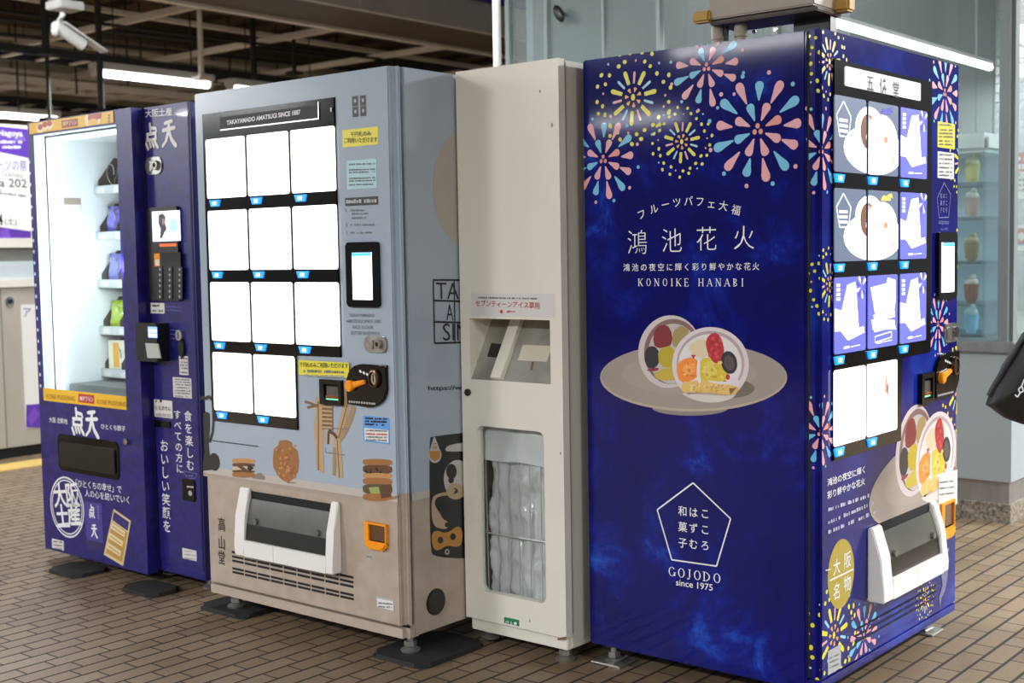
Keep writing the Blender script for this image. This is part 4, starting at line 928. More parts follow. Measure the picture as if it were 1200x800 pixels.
# right column of the front
sticker(K, 'price_sticker', KF, 1098.5, 142, 1118.5, 175, YSTK, lambda A: [A.scrawl(1100.5, y, 1116.5, y+.6, 2.4, GREYI) for y in (147, 153, 157, 161, 166, 170)])
sticker(K, 'notice_sticker', KF, 1098.5, 177, 1117.5, 210, PAPER, lambda A: [A.scrawl(1100.5, y, 1115.5, y+.6, 2, GREYI) for y in (182, 187, 192, 197, 202, 206)])
touch_unit(K, KF, KF.rect(1096.5, 272, 1117.5, 349), KF.rect(1099.3, 284, 1113.2, 341.5))
lock_plate(K, KF, KF.rect(1105.5, 379.5, 1120.5, 399.5))
cc = KF.at(1107, 439); coin_unit(K, KF, cc, KF.at(1121, 439)[0]-KF.at(1093.5, 439)[0], vr(KF, 1107, 465, 52))
bill_unit(K, KF, KF.rect(1075.8, 438, 1090, 470))
sticker(K, 'notice_sticker', KF, 1099, 558, 1120.5, 590, PAPER, lambda A: [A.scrawl(1101, y, 1118, y-2, 2, GREYI) for y in (566, 573, 580)], .0035)
return_cup(K, KF, KF.rect(1100, 590, 1115, 627))
a = KF.at(1011, 706); b = KF.at(1098.5, 655); c_ = KF.at(1010, 619); d_ = KF.at(1088, 588)
iv = KF.at(1030, 690); 
dispense_port(K, KF, (KF.at(1016.5, 690)[0], KF.at(1098, 664)[1]+.004, KF.at(1093.5, 640)[0], KF.at(1088, 589)[1]), (KF.at(1028, 690)[0], KF.at(1092, 648)[1]+.010, KF.at(1087.5, 640)[0], KF.at(1083, 591)[1]), SMOKEG, .05)
sticker(K, 'rating_label', KF, 970, 763, 985, 782, GREY2, lambda A: [A.scrawl(972, y, 983, y-5, 2, GREYI) for y in (772, 777, 783)])
A = Art(KF, h=.0008); 
for v in (.150, .168, .186):
    k = .22
    while k < .80: A.poly([(k, v), (k+.075, v), (k+.075, v+.007), (k, v+.007)], DARK); k += .085
A.obj('vent_slots', K)
for x in (.06, KW-.06):
    for y in (.09, KDp-.05): foot(K, x, y, .066, (.05, .055) if y > .3 or x > .5 else None)

# ================================================================== THE PALE BLUE AND BEIGE MACHINE
MW, MDp, MT, MZ = .9845, .74, .06, 1.8274
MLc, MR = (-2.1624, -.3556, 0), R(.477)
M_ = thing('vending_machine', 'pale blue and beige vending machine with eleven glowing white panels, second from the left', 'vending machine', MLc, MR)
MF = Face(MLc, MR, (0, 0, 0), (1, 0, 0), (0, 0, 1)); MS = Face(MLc, MR, (MW, 0, 0), (0, 1, 0), (0, 0, 1))
MT = MS.at(469.5, 90)[0]
LEDGE = (MF.at(243, 553)[1]+MF.at(455, 588)[1])/2; LTOP = (MF.at(245, 547)[1]+MF.at(440, 574)[1])/2
def two_tone():
    m = mat('two_tone_wrap', '#a9b8c8', .2); nt = m.node_tree; b = nt.nodes['Principled BSDF']; L = nt.links.new
    tc = nt.nodes.new('ShaderNodeTexCoord'); sx = nt.nodes.new('ShaderNodeSeparateXYZ'); L(tc.outputs['Object'], sx.inputs[0])
    gt = nt.nodes.new('ShaderNodeMath'); gt.operation = 'GREATER_THAN'; L(sx.outputs[2], gt.inputs[0]); gt.inputs[1].default_value = LTOP
    n = nt.nodes.new('ShaderNodeTexNoise'); n.inputs['Scale'].default_value = 14; n.inputs['Detail'].default_value = 5; L(tc.outputs['Object'], n.inputs['Vector'])
    r = nt.nodes.new('ShaderNodeValToRGB'); e = r.color_ramp.elements; e[0].position, e[0].color = .35, lin('#a69687'); e[1].position, e[1].color = .7, lin('#b2a395'); L(n.outputs['Fac'], r.inputs[0])
    mx = nt.nodes.new('ShaderNodeMix'); mx.data_type = 'RGBA'; L(gt.outputs[0], mx.inputs[0]); L(r.outputs[0], mx.inputs[6]); mx.inputs[7].default_value = lin('#a1aebd'); L(mx.outputs[2], b.inputs['Base Color']); return m
TT = two_tone()
g = G(); g.boxz((0, MT+.004, .080), (MW, MDp, MZ-.002), TT, .008, small=.003); g.obj('cabinet', M_)
g = G(); g.boxz((0, 0, .1161), (MW, MT, MZ), TT, .022, 5, sel=lambda c: c.y < .01, small=.004); g.obj('door', M_)
g = G(); g.boxz((.003, .004, .0772), (MW-.003, MT+.03, .108), BEIGE, .016, 4, sel=lambda c: c.y < .02); g.obj('kick_plate', M_)
g = G(); g.box((.003, MT-.002, .12), (MW-.003, MT+.008, MZ-.006), mat('gasket_grey', '#5d6468', .7)); g.box((.004, .026, .104), (MW-.012, MT, .118), DARK); g.obj('door_gasket', M_)
A = Art(MF, box=(.004, .12, MW-.022, MZ))
LED = ink('ledge_pale', '#b9b1ab'); A.poly([(0, LEDGE), (MW, LEDGE), (MW, LTOP), (0, LTOP)], LED, -1); A.poly([(0, LEDGE-.012), (MW, LEDGE-.012), (MW, LEDGE), (0, LEDGE)], ink('ledge_lip', '#a39488'), -1)
C1, C2, C3 = ink('cookie', '#9c6636'), ink('cookie_light', '#bd8a55'), ink('cookie_dark', '#5b3b24')
def fpx(z0, x, y): return (z0[0]+x/z0[2], z0[1]+y/z0[2])
Z4 = (240, 490, 5.0)
zz = lambda L: [fpx(Z4, *p) for p in L]
def blob(cx, cy, rx, ry, n=26, wob=.0, k=5): return [(cx+rx*(1+wob*math.sin(k*t))*math.cos(t), cy+ry*(1+wob*math.sin(k*t))*math.sin(t)) for t in [2*math.pi*i/n for i in range(n)]]
A.obj('ledge_print', M_)
# big upright cookie
A.pp(zz([(400, 240), (405, 180), (430, 160), (440, 130), (480, 126), (510, 140), (515, 165), (545, 190), (553, 250), (548, 310), (520, 355), (490, 376), (460, 365), (425, 330), (402, 285)]), C1, 1)
for k in range(40):
    rr = random.Random(k); x, y = rr.uniform(420, 535), rr.uniform(160, 350); A.pp(zz(blob(x, y, 6, 9, 7)), C2 if k % 2 else ink('cookie_mid', '#8d5a2c'), 2)
A.pp(zz([(490, 370), (545, 375), (520, 382), (480, 380)]), ink('ledge_dark', '#857a72'), 0)
A.obj('cookie_print', M_)
def sandwich(x0, x1, y0, layers):
    y = y0
    for m, h in layers:
        A.pp(zz(soft([(x0, y+h*.3), (x0+8, y), ((x0+x1)/2, y-4), (x1-8, y+3), (x1, y+h*.4), (x1-3, y+h*.9), ((x0+x1)/2, y+h+5), (x0+5, y+h*.85)], 2)), m, 1); y += h*.92
A.pp(zz([(270, 335), (330, 318), (358, 345), (350, 362), (280, 352)]), ink('ledge_dark', '#857a72'), 0)
sandwich(160, 297, 236, [(C2, 30), (C3, 20), (ink('cream_fill', '#cbb795'), 24), (C3, 14), (C1, 28)])
A.pp(zz([(200, 262), (250, 300), (235, 312), (190, 280)]), C3, 2); A.pp(zz([(255, 268), (290, 290), (270, 308), (250, 300)]), INKK, 2)
A.obj('sandwich_print', M_)
A.pp(zz([(1080, 460), (1180, 440), (1190, 460), (1090, 478)]), ink('ledge_dark', '#857a72'), 0)
sandwich(925, 1100, 240, [(C1, 38), (C3, 52), (C2, 30), (C1, 40), (ink('fill_green', '#4f4a28'), 60), (C1, 40)])
A.pp(zz([(960, 405), (1020, 400), (1030, 440), (975, 440)]), ink('pistachio', '#98a35c'), 2); A.pp(zz([(1030, 390), (1095, 385), (1092, 460), (1035, 470)]), C3, 2)
for k in range(14): rr = random.Random(k+50); A.pp(zz(blob(rr.uniform(940, 1090), rr.uniform(285, 318), 8, 7, 7)), INKK if k % 2 else ink('cookie_red', '#7a3e2c'), 2)
A.obj('sandwich_print', M_)
# twig figure
TW1, TW2 = ink('twig', '#b79a72'), ink('twig_dark', '#7c5c3c')
Z3 = (340, 410, 6.67); z3 = lambda L: [fpx(Z3, *p) for p in L]
def twig(pts, w, m, l=1):
    for i in range(len(pts)-1): A.line(fpx(Z3, *pts[i]), fpx(Z3, *pts[i+1]), w*1.45, m, l)
twig([(225, 370), (222, 480), (215, 560), (222, 700), (225, 820), (232, 940)], .019, TW1); twig([(235, 400), (248, 520), (245, 720), (252, 960)], .012, TW1); twig([(222, 400), (224, 940)], .004, TW2, 2)
twig([(205, 560), (205, 715)], .012, TW1); twig([(470, 150), (448, 400), (400, 600), (365, 690)], .019, TW1); twig([(500, 440), (470, 540), (420, 650), (380, 700)], .016, ink('twig_mid', '#a08460')); twig([(455, 400), (380, 690)], .003, TW2, 2)
twig([(365, 690), (382, 780), (385, 860), (395, 1000)], .018, TW1); twig([(350, 760), (345, 980)], .010, ink('twig_mid', '#a08460')); twig([(370, 700), (388, 1000)], .003, TW2, 2)
for k in range(6): y = 445+k*32; twig([(250, y), (290, y-6), (338, y+12)], .009, TW2, 1); twig([(250, y-4), (330, y+2)], .004, TW1, 2)
twig([(115, 402), (160, 415), (220, 440)], .006, TW2); twig([(135, 450), (175, 440), (220, 430)], .006, TW2); twig([(160, 415), (185, 435)], .006, TW1)
A.pp(z3([(262, 625), (300, 630), (305, 735), (262, 725)]), ink('bone', '#aca098'), 1); A.pp(z3([(305, 635), (345, 665), (362, 700), (345, 745), (305, 735)]), ink('bone2', '#b3a59c'), 1); twig([(300, 630), (345, 655), (370, 690)], .008, C3, 2); twig([(303, 640), (300, 735)], .007, C3, 2)
twig([(340, 610), (460, 618)], .0022, GREYI, 2); twig([(280, 760), (280, 800), (430, 820)], .0022, GREYI, 2)
A.obj('twig_print', M_)
# iron figure at the left edge
IR = ink('iron', '#17181a')
A.pp([(238.5, 484), (242, 482), (246, 484.5), (246.5, 500), (245, 520), (247, 545), (252, 550), (238, 551.5), (237, 549), (240, 530), (239, 505)], IR, 1)
for a_, b_ in (((234.5, 467.5), (237, 465.5)), ((237, 465.5), (241, 467)), ((241, 467), (245, 464.5)), ((245, 464.5), (249, 468)), ((249, 468), (251, 478)), ((251, 478), (250.5, 492)), ((250.5, 492), (249.5, 506)), ((249.5, 506), (246, 518))): A.line(a_, b_, .013, IR, 1)
c_ = MF.at(251.5, 541); A.ell(c_, .030, vr(MF, 251.5, 541, 10.5), IR, 1)
A.line((249, 516), (303, 523), .0035, IR, 2)
A.obj('iron_print', M_)
A = Art(MF, h=.0009)
V = [((256.5, 607), (263.5, 606)), ((262, 600), (253.5, 612))]
for ch, y in zip('高山堂', (614, 635.5, 653)): s_ = vr(MF, 260, y, 18); A.char(ch, MF.at(260, y), s_*.75, s_*.95, INKK, .010, 2)
A.obj('brush_name', M_)
for (x, y), ch in zip(((405, 371.5), (402, 378.5), (410, 385.5), (408, 392.5)), ('TAKAYAMADO', 'AMATSUGI SINCE 1887', 'RICE FLOUR', 'BUTTER SANDWICH')):
    x1 = {405: 439, 402: 447, 410: 438, 408: 445}[x]; A.text(ch, (x+4, y-.5), (x1, y), 4, GREYI, .01)
A.obj('slogan_print', M_)
A.text('1.', (405, 248), (407.5, 248), 4, GREYI); A.text('2.', (405.5, 265.5), (408, 265.5), 4, GREYI); A.text('3.', (405.8, 274.5), (408.3, 274.5), 4, GREYI)
for y, x1 in ((247.5, 428), (251.5, 432), (256.5, 430), (264.5, 439), (273.8, 436)): A.scrawl(411, y, x1, y-.3, 2.4, GREYI)
A.obj('instruction_print', M_)
for x, y in ((413, 113), (422.2, 112.2), (413.4, 125.5), (422.5, 124.5)): A.rect(x-.2, y, x+6.8, y+11, IR); A.rect(x+2.2, y+3.4, x+4.6, y+7, MATS['ink_midgrey'], 1)
A.obj('square_logo', M_)
A.rect(404.5, 232, 443.5, 239.5, IR); A.scrawl(406, 238.3, 442, 237.2, 4.6, MATS['ink_midgrey'], gap=.2)
A.obj('black_caption', M_)
# ventilation slots
A = Art(MF, h=.0008); u0, u1 = MF.at(272, 650)[0], MF.at(416, 690)[0]
for yy in ((272, 645), (272, 650.2), (272, 655), (272, 664), (272, 668.2)):
    v = MF.at(*yy)[1]; k = u0; n = 9; st = (u1-u0)/n
    for i in range(n): A.poly([(u0+st*i, v-.008), (u0+st*(i+.92), v-.008), (u0+st*(i+.92), v), (u0+st*i, v)], DARK)
A.obj('vent_slots', M_)
# display
a = MF.at(236, 135.5); b = MF.at(392, 112.8); c = MF.at(401.7, 418.4); d = MF.at(350.4, 503); e = MF.at(252, 493.5)
D0, D1, DT, DS, DM, DB = (a[0]+e[0])/2, (b[0]+c[0])/2, (a[1]+b[1])/2, c[1], d[0], (d[1]+e[1])/2
g = G(); g.slab(MF, [(D0, DB), (DM, DB), (DM, DS), (D1, DS), (D1, DT), (D0, DT)], 0, .006, BLACKG, .002); g.obj('display_window', M_)
HF = MF.off(.006)
q0, q1 = HF.at(259, 154.5), HF.at(374.6, 138.4); p0, p1 = HF.at(262, 138), HF.at(374, 121.8)
g = G(); g.slab(HF, [(q0[0], (q0[1]+q1[1])/2), (q1[0], (q0[1]+q1[1])/2), (q1[0], (p0[1]+p1[1])/2), (q0[0], (p0[1]+p1[1])/2)], 0, .003, noisy('header_smoke', [(.3, '#1d1d1e'), (.7, '#363636')], 5, rough=.4, spec=.2)); hp = g.obj('header_panel', M_)
A = Art(HF.off(.003), h=.0004); A.text('TAKAYAMADO AMATSUGI SINCE 1887', (266, 146.6), (352.5, 134), 5.6, WHT, .03); vv = (q0[1]+q1[1])/2
A.poly([(q0[0], vv), (q1[0], vv), (q1[0], vv+.004), (q0[0], vv+.004)], glow('header_edge', '#f0f2f4', .9)); A.poly([(q1[0]-.004, vv), (q1[0], vv), (q1[0], vv+.055), (q1[0]-.004, vv+.055)], glow('header_edge', '#f0f2f4', .9))
A.scrawl(384, 130, 389, 131, 6, WHT); A.obj('header_lettering', hp)
cols = [(HF.at(244.7, 282)[0], HF.at(291.0, 282)[0]), (HF.at(292.6, 281)[0], HF.at(342.0, 281)[0]), (HF.at(343.6, 280)[0], HF.at(396.6, 280)[0])]
rows = [(HF.at(316, 229)[1], HF.at(316, 155)[1]), (HF.at(317, 316.5)[1], HF.at(317, 242.8)[1]), (HF.at(319, 402.6)[1], HF.at(319, 330)[1]), (HF.at(324, 488)[1], HF.at(324, 415.8)[1])]
for ri, (ra, rb) in enumerate(rows):
    for ci, (ca, cb) in enumerate(cols):
        if ri == 3 and ci == 2: continue
        lit_panel(M_, HF, (ca, ra, cb, rb), 0, LIT)
def ystk(A):
    A.text('千円札のみ', (411, 160.5), (435, 159), 6, INKK, .01); A.text('ご利用いただけます', (403.5, 168), (442.5, 166.5), 6.5, INKK, .01)
sticker(M_, 'bill_sticker', MF, 401.5, 152.5, 443.5, 169, YSTK, ystk, label='yellow sticker high on the front')
sticker(M_, 'notice_sticker', MF, 406, 188.5, 442, 220, CYSTK, lambda A: [A.scrawl(409, y, 440, y-1, 2, GREYI) for y in (193.5, 200, 203, 210, 213, 217.5)])
def ystk2(A):
    A.text('千円札のみご利用いただけます', (351.5, 430), (408, 431.5), 6, INKK, .01); A.scrawl(356, 436, 404, 437.5, 3.5, GREYI); A.scrawl(356, 441, 404, 442.5, 3, MATS['ink_midgrey'])
sticker(M_, 'bill_sticker', HF, 350, 421.5, 409.5, 443, YSTK, ystk2, label='wide yellow sticker at the foot of the display')
def bstk(A):
    A.rect(427, 501, 455.5, 518.5, PAPER); [A.scrawl(428, y, 454, y+1, 2.6, INKK) for y in (491, 494.5, 498)]; [A.scrawl(429, y, 454, y+.8, 2, GREYI if y != 509 else RED) for y in (505, 509, 512.5, 516)]
sticker(M_, 'notice_sticker', MF, 425.5, 486.5, 457, 520.5, BLSTK, bstk)
touch_unit(M_, MF, MF.rect(407.5, 284, 447, 360), MF.rect(416, 295.5, 440, 351))
lock_plate(M_, MF, MF.rect(427.5, 393, 454.5, 413.5))
cc = MF.at(431.7, 451.5); coin_unit(M_, MF, cc, MF.at(455.2, 451)[0]-MF.at(408.5, 451)[0], vr(MF, 432, 478, 50))
bill_unit(M_, MF, MF.rect(377.5, 443.5, 403.5, 475))
return_cup(M_, MF, MF.rect(429.5, 610, 455.5, 646))
dispense_port(M_, MF, (MF.at(286, 640)[0], MF.at(287, 646)[1]-.002, MF.at(400.5, 640)[0], MF.at(297, 572)[1]), (MF.at(297, 640)[0], MF.at(297, 632)[1]+.004, MF.at(392, 640)[0], MF.at(301, 576)[1]), SMOKEG, .042, MF.at(331.5, 650)[0])
sticker(M_, 'rating_label', MF, 440.8, 697.5, 462, 716.5, GREY2, lambda A: (A.rect(442, 700.5, 461, 715, PAPER), [A.scrawl(443.5, y, 460, y+1.5, 2.2, GREYI) for y in (707, 711)]))
sticker(M_, 'small_label', MF, 429.5, 649, 435.5, 656, MATS['ink_midgrey'], lambda A: A.scrawl(430, 653, 435, 653.6, 3, GREYI))
# right side print
A = Art(MS, box=(MT+.008, .084, MDp-.005, MZ-.004))
v0 = LEDGE; A.poly([(MT, LEDGE), (MDp, LEDGE+.0), (MDp, LTOP), (MT, LTOP)], LED, -1)
CK = ink('cookie_pale', '#a9a49c'); ce = MS.at(545, 222); A.ell(ce, ce[0]-MS.at(507.5, 222)[0], vr(MS, 545, 222, 68), CK, 0, n=40)
A.obj('cookie_print', M_)
for a_, b_ in (((507, 328), (545, 328)), ((508, 352), (545, 353)), ((508, 377), (545, 378)), ((509, 402), (545, 401)), ((507.5, 327), (509, 402)), ((532, 328), (533, 402))): A.line(a_, b_, .006, IR, 1)
A.text('TAK', (511, 350), (551, 350.5), 19, IR, -.004); A.text('A', (523, 375), (531, 375.3), 19, IR, -.004); A.text('SIN', (519, 399), (549, 399), 20, IR, -.004)
A.obj('framed_letters', M_)
A.text('https://www.', (501.5, 459), (558, 457.5), 7, INKK, .012)
A.obj('web_address', M_)
z6 = lambda L: [(480+x/4.21, 490+y/4.21) for x, y in L]; B = lambda L, m, l=1: A.pp(z6(soft(L) if 5 < len(L) < 20 else L), m, l)
OC = ink('ochre', '#b57f35'); PW = ink('pale_cup', '#b9b6b2'); BG = ink('tan_art', '#b09a7c')
B([(96, 100), (110, 88), (420, 55), (440, 690), (120, 690), (100, 640)], IR, 0)
B(blob(124, 180, 32, 40), PW); B([(118, 92), (124, 92), (152, 165), (96, 165)], PW); B(blob(124, 182, 27, 34), IR, 2) if 0 else None
B([(97, 160), (150, 160), (148, 195), (124, 212), (100, 195)], OC, 2)
for y in (122, 138, 146): B([(112, y), (134, y-2), (134, y+3), (112, y+5)], OC, 2)
B([(170, 155), (190, 132), (260, 120), (420, 100), (420, 155), (190, 166)], PW)
B(blob(235, 300, 68, 95), PW); B(blob(205, 262, 26, 38), IR, 2); B(blob(203, 305, 14, 16), IR, 2); B(blob(218, 358, 20, 14), IR, 2); B(blob(225, 360, 45, 40), BG, 1); B([(195, 330), (225, 352), (212, 378), (186, 350)], BG, 2)
B([(105, 400), (130, 372), (200, 360), (200, 376), (140, 386), (124, 402), (122, 430), (150, 470), (165, 500), (185, 505), (190, 540), (165, 548), (110, 530)], BG, 1)
B(blob(180, 525, 8, 12), IR, 3)
B([(105, 570), (130, 550), (180, 570), (240, 525), (262, 560), (255, 625), (230, 635), (180, 625), (140, 655), (112, 640)], OC, 2); B(blob(150, 600, 14, 17), IR, 3); B(blob(212, 583, 14, 17), IR, 3); B(blob(183, 658, 11, 14), PW, 3); B(blob(183, 658, 6, 8), IR, 4)
A.obj('side_picture', M_)
vc = MS.at(510.3, 704.8); g = G(); g.slab(MS, [(vc[0]+.042*math.cos(2*math.pi*i/28), vc[1]+.042*math.sin(2*math.pi*i/28)) for i in range(28)], 0, .006, BLACK, .002); g.obj('vent_cap', M_)
for x in (.07, MW-.055):
    for y in (.075, MDp-.05): foot(M_, x, y, .08, z0=.016 if y < .1 else 0)
for x in (.02,): foot(M_, x, .17, .08, None, 'transport_foot', .016)

# ================================================================== THE INDIGO GYOZA MACHINE (leftmost)
TW_, TZ = 1.0516, 1.833
TL, TR = (-3.4001, -.2119, 0), R(-.469)
T_ = thing('vending_machine', 'indigo vending machine with a bright glass window and white lettering, leftmost of the row', 'vending machine', TL, TR)
PP = .049; TX1 = .750; TDp = .74; TB = .046
TF = Face(TL, TR, (0, -PP, 0), (1, 0, 0), (0, 0, 1)); TP = Face(TL, TR, (0, 0, 0), (1, 0, 0), (0, 0, 1))
wr = TF.rect(39.5, 161, 134, 161); wl = (TF.at(38.5, 165)[0]+TF.at(53, 455)[0])/2; wR = (TF.at(134, 150)[0]+TF.at(150, 465)[0])/2
wb = (TF.at(54, 457)[1]+TF.at(149, 469)[1])/2; wt = (TF.at(36, 158.5)[1]+TF.at(134, 147)[1])/2
g = G(); g.plate(TF, (0, TB, TX1, TZ), (wl, wb, wR, wt), -PP+.001, 0, PURP, .0, mat('inner_lining', '#e9eef0', .5))
g.obj('display_door', T_)
CBS = mat('cabinet_shell', '#2a2670', .45); LIN = mat('inner_lining', '#e9eef0', .5)
g = G(); g.box((0, .006, TB+.01), (.045, TDp, TZ-.004), CBS); g.box((.70, .006, TB+.01), (TW_, TDp, TZ-.004), CBS); g.box((0, .70, TB+.01), (.75, TDp, TZ-.004), CBS)
g.box((0, .006, TZ-.06), (.75, TDp, TZ-.004), CBS); g.box((0, .006, TB+.01), (.75, TDp, wb-.02), CBS); g.obj('cabinet', T_)
il, ir, ibk, ib, it = .050, .695, .695, wb-.012, TZ-.065
g = G(); g.box((.045, .004, ib), (il, ibk, it), LIN); g.box((ir, .004, ib), (.70, ibk, it), LIN); g.box((il, ibk-.005, ib), (ir, ibk, it), LIN); g.box((il, .004, ib-.008), (ir, ibk, ib), LIN); g.box((il, .004, it), (ir, ibk, it+.005), LIN); g.obj('inner_lining', T_)
LED_ = glow('led_strip', '#eef8ff', 4.5)
for x in (il+.006, ir-.018):
    g = G(); g.box((x, .012, ib+.03), (x+.012, .030, it-.02), LED_); g.obj('led_strip', T_)
g = G(); g.box((il+.03, .012, it-.014), (ir-.03, .03, it-.002), LED_); g.obj('led_strip', T_)
l = bpy.data.lights.new('cabinet_light', 'AREA'); l.shape = 'RECTANGLE'; l.size = .05; l.size_y = 1.0; l.energy = 9; l.color = (.88, .96, 1)
o = bpy.data.objects.new('cabinet_light', l); COL.objects.link(o); o.parent = T_; o.location = (ir-.03, .04, (ib+it)/2); o.rotation_euler = (0, R(90), 0)
G().box((wl-.001, -PP+.003, wb-.001), (wR+.001, -PP+.006, wt+.001), GL).obj('glass_pane', T_)
# right control panel: door with kick plate
g = G(); g.boxz((TX1+.012, -.001, .093), (TW_-.012, .004, TZ), PURP, .003, small=.0015); g.box((TX1+.012, .0, .093), (TW_-.012, .02, TZ), PURP); g.obj('control_door', T_)
g = G(); g.box((TX1+.012, .002, .055), (TW_-.004, .03, .087), PURP, .003); g.obj('kick_plate', T_)
g = G(); g.box((TX1-.004, -.006, TB+.02), (TX1+.013, .01, TZ-.01), PURPD); g.box((TW_-.013, .002, .06), (TW_-.001, .02, TZ-.004), PURPD); g.obj('door_edge', T_)
# header strips
hr = (TF.at(34.5, 150)[0]+.004, wt+.008, TF.at(133.5, 138)[0], (TF.at(34.5, 144.7)[1]+TF.at(133, 128.5)[1])/2)
g = G(); g.slab(TF, [(hr[0], hr[1]), (hr[2], hr[1]), (hr[2], TZ-.004), (hr[0], TZ-.004)], 0, .003, YGOLD); h_ = g.obj('header_strip', T_)
A = Art(TF.off(.003), box=(hr[0], hr[1], hr[2], TZ-.005), h=.0004); CRM = ink('custard', '#f3e3b8'); CAR = ink('caramel', '#b8563a')
for x, y in ((48, 150), (53.5, 147), (59, 145.5)): c = TF.at(x, y); A.ell(c, .028, .022, CRM, n=16); A.ell((c[0], c[1]+.004), .020, .012, CAR, 1, n=14)
c = TF.at(109.5, 139.5); A.ell(c, .055, .040, CRM, n=22); A.ell((c[0]+.002, c[1]+.006), .036, .026, CAR, 1, n=18); A.ell((c[0], c[1]-.014), .036, .016, ink('flan', '#eeb850'), 2, n=16); A.ell((c[0]+.045, c[1]+.01), .016, .014, ink('cherry', '#a84a3a'), 2, n=12)
A.pp([(72, 141.5), (91, 138.6), (91.5, 147.6), (72.6, 150.2)], ink('logo_red', '#9c3a36')); A.text('神戸プリン', (74, 148), (90, 145.8), 5.5, CRM, .01, 2)
for y in (134, 137.5, 141): A.rect(126.5, y, 129, y+2.4, ink('dark_gold', '#8a6a20'))
A.obj('strip_print', h_)
sv0 = (TF.at(52.8, 469.4)[1]+TF.at(149.7, 479.7)[1])/2
g = G(); g.slab(TF, [(wl-.004, sv0), (wR+.002, sv0), (wR+.002, wb+.012), (wl-.004, wb+.012)], 0, .003, YGOLD); h_ = g.obj('pudding_strip', T_)
A = Art(TF.off(.003), h=.0004); BRN = ink('brown_print', '#a8742a')
A.text('KOBE PUDDING', (55, 466.6), (88, 470), 5.5, BRN, .006); A.text('KOBE PUDDING', (114, 473), (148.5, 476.6), 5.5, BRN, .006)
A.pp([(92, 461), (110.5, 463), (110.5, 473), (92, 471)], RED, 1); A.text('神戸プリン', (93.5, 469.8), (109.5, 471), 6, WHT, .012, 2); A.obj('strip_print', h_)
# lettering on the door
A = Art(TF, h=.0009)
def brush(A, c, w, h, ch, m=WHT):                      # heavy brush strokes for the two big characters
    Q = lambda x, y: (c[0]+(x-.5)*w, c[1]+(y-.5)*h); L = lambda a, b, t: A.line(Q(*a), Q(*b), t*w, m, 2, px=False)
    D = lambda a, r: A.ell(Q(*a), r*w, r*h*.8, m, 2, n=14)
    if ch == 0:
        for a, b, t in (((.42, 1.0), (.46, .62), .15), ((.46, .84), (.86, .80), .15), ((.86, .80), (.90, .70), .12), ((.18, .60), (.82, .62), .15), ((.22, .60), (.18, .36), .15), ((.82, .62), (.84, .40), .15), ((.18, .38), (.84, .38), .13), ((.08, .24), (.22, .02), .15), ((.34, .28), (.42, .10), .14), ((.54, .28), (.66, .10), .14), ((.76, .28), (.96, .06), .16)): L(a, b, t); D(a, t*.5); D(b, t*.5)
    else:
        for a, b, t in (((.24, .92), (.74, .98), .15), ((.10, .66), (.90, .72), .16), ((.54, .96), (.46, .60), .18), ((.46, .60), (.30, .26), .17), ((.30, .26), (.04, .06), .13), ((.50, .62), (.68, .28), .18), ((.68, .28), (.94, .04), .20)): L(a, b, t); D(a, t*.5); D(b, t*.5)
c = TF.at(91, 494); w = TF.at(98.5, 494)[0]-TF.at(83.5, 494)[0]; brush(A, c, w, vr(TF, 91, 509, 31), 0)
c = TF.at(108, 497); brush(A, c, w, vr(TF, 108, 512, 31), 1)
A.text('大阪 北新地', (58, 494.5), (79.5, 497), 6.5, WHT, .01); A.text('ひとくち餃子', (119, 502.5), (147.5, 505.5), 6.5, WHT, .012)
A.obj('door_lettering', T_)
A.text('「ひとくちの幸せ」で', (89.5, 570), (143, 578), 9, WHT, .006); A.text('人の心を紡いでいく', (100, 581.5), (152, 590.5), 9, WHT, .006)
A.obj('slogan_print', T_)
sc = TF.at(78.7, 594); rx = TF.at(98, 594)[0]-sc[0]; ry = vr(TF, 78.7, 594, 34.5)
ring = lambda k, n=48: [(sc[0]+rx*k*math.cos(2*math.pi*i/n), sc[1]+ry*k*math.sin(2*math.pi*i/n)) for i in range(n)]
A.loop(ring(1), .007, WHT); A.loop(ring(.90), .005, WHT)
A.line((sc[0]-rx*.62, sc[1]-ry*.66), (sc[0]+rx*.78, sc[1]-ry*.40), .006, WHT, 2, px=False)
for ch, x, y in (('大', -.40, .36), ('阪', .36, .46), ('土', -.30, -.34), ('産', .42, -.16)): A.char(ch, (sc[0]+x*rx, sc[1]+y*ry), rx*.86, ry*.86, WHT, .022, 2, R(8))
A.obj('round_stamp', T_)
BXC = ink('box_purple', '#423d8c'); A.pp([(98, 587), (119.5, 590), (121.5, 646), (103, 643)], BXC, 0); A.pp([(103, 632), (121, 636), (121.5, 646), (103, 643)], ink('box_dark', '#2a2560'), 1)
s_ = vr(TF, 107.5, 600, 15); brush(A, TF.at(107.8, 599), s_*.8, s_, 0); brush(A, TF.at(110.8, 622), s_*.85, s_, 1)
for k in range(5): A.rect(114.4+k*.15, 592+k*3.4, 115.8+k*.15, 594.6+k*3.4, LILAC, 2)
A.obj('carton_print', T_)
A.pp([(133.5, 596), (153.7, 610), (144.6, 663), (121.8, 649.5)], ink('tray_cream', '#d9c08a'), 1); A.pp([(134, 599), (151.8, 611.5), (150, 622), (132, 609)], ink('tray_navy', '#2c2a72'), 2); A.pp([(131.6, 610.5), (149.8, 623.6), (143.6, 658.5), (124.5, 647.5)], ink('tray_gold', '#b9924e'), 2)
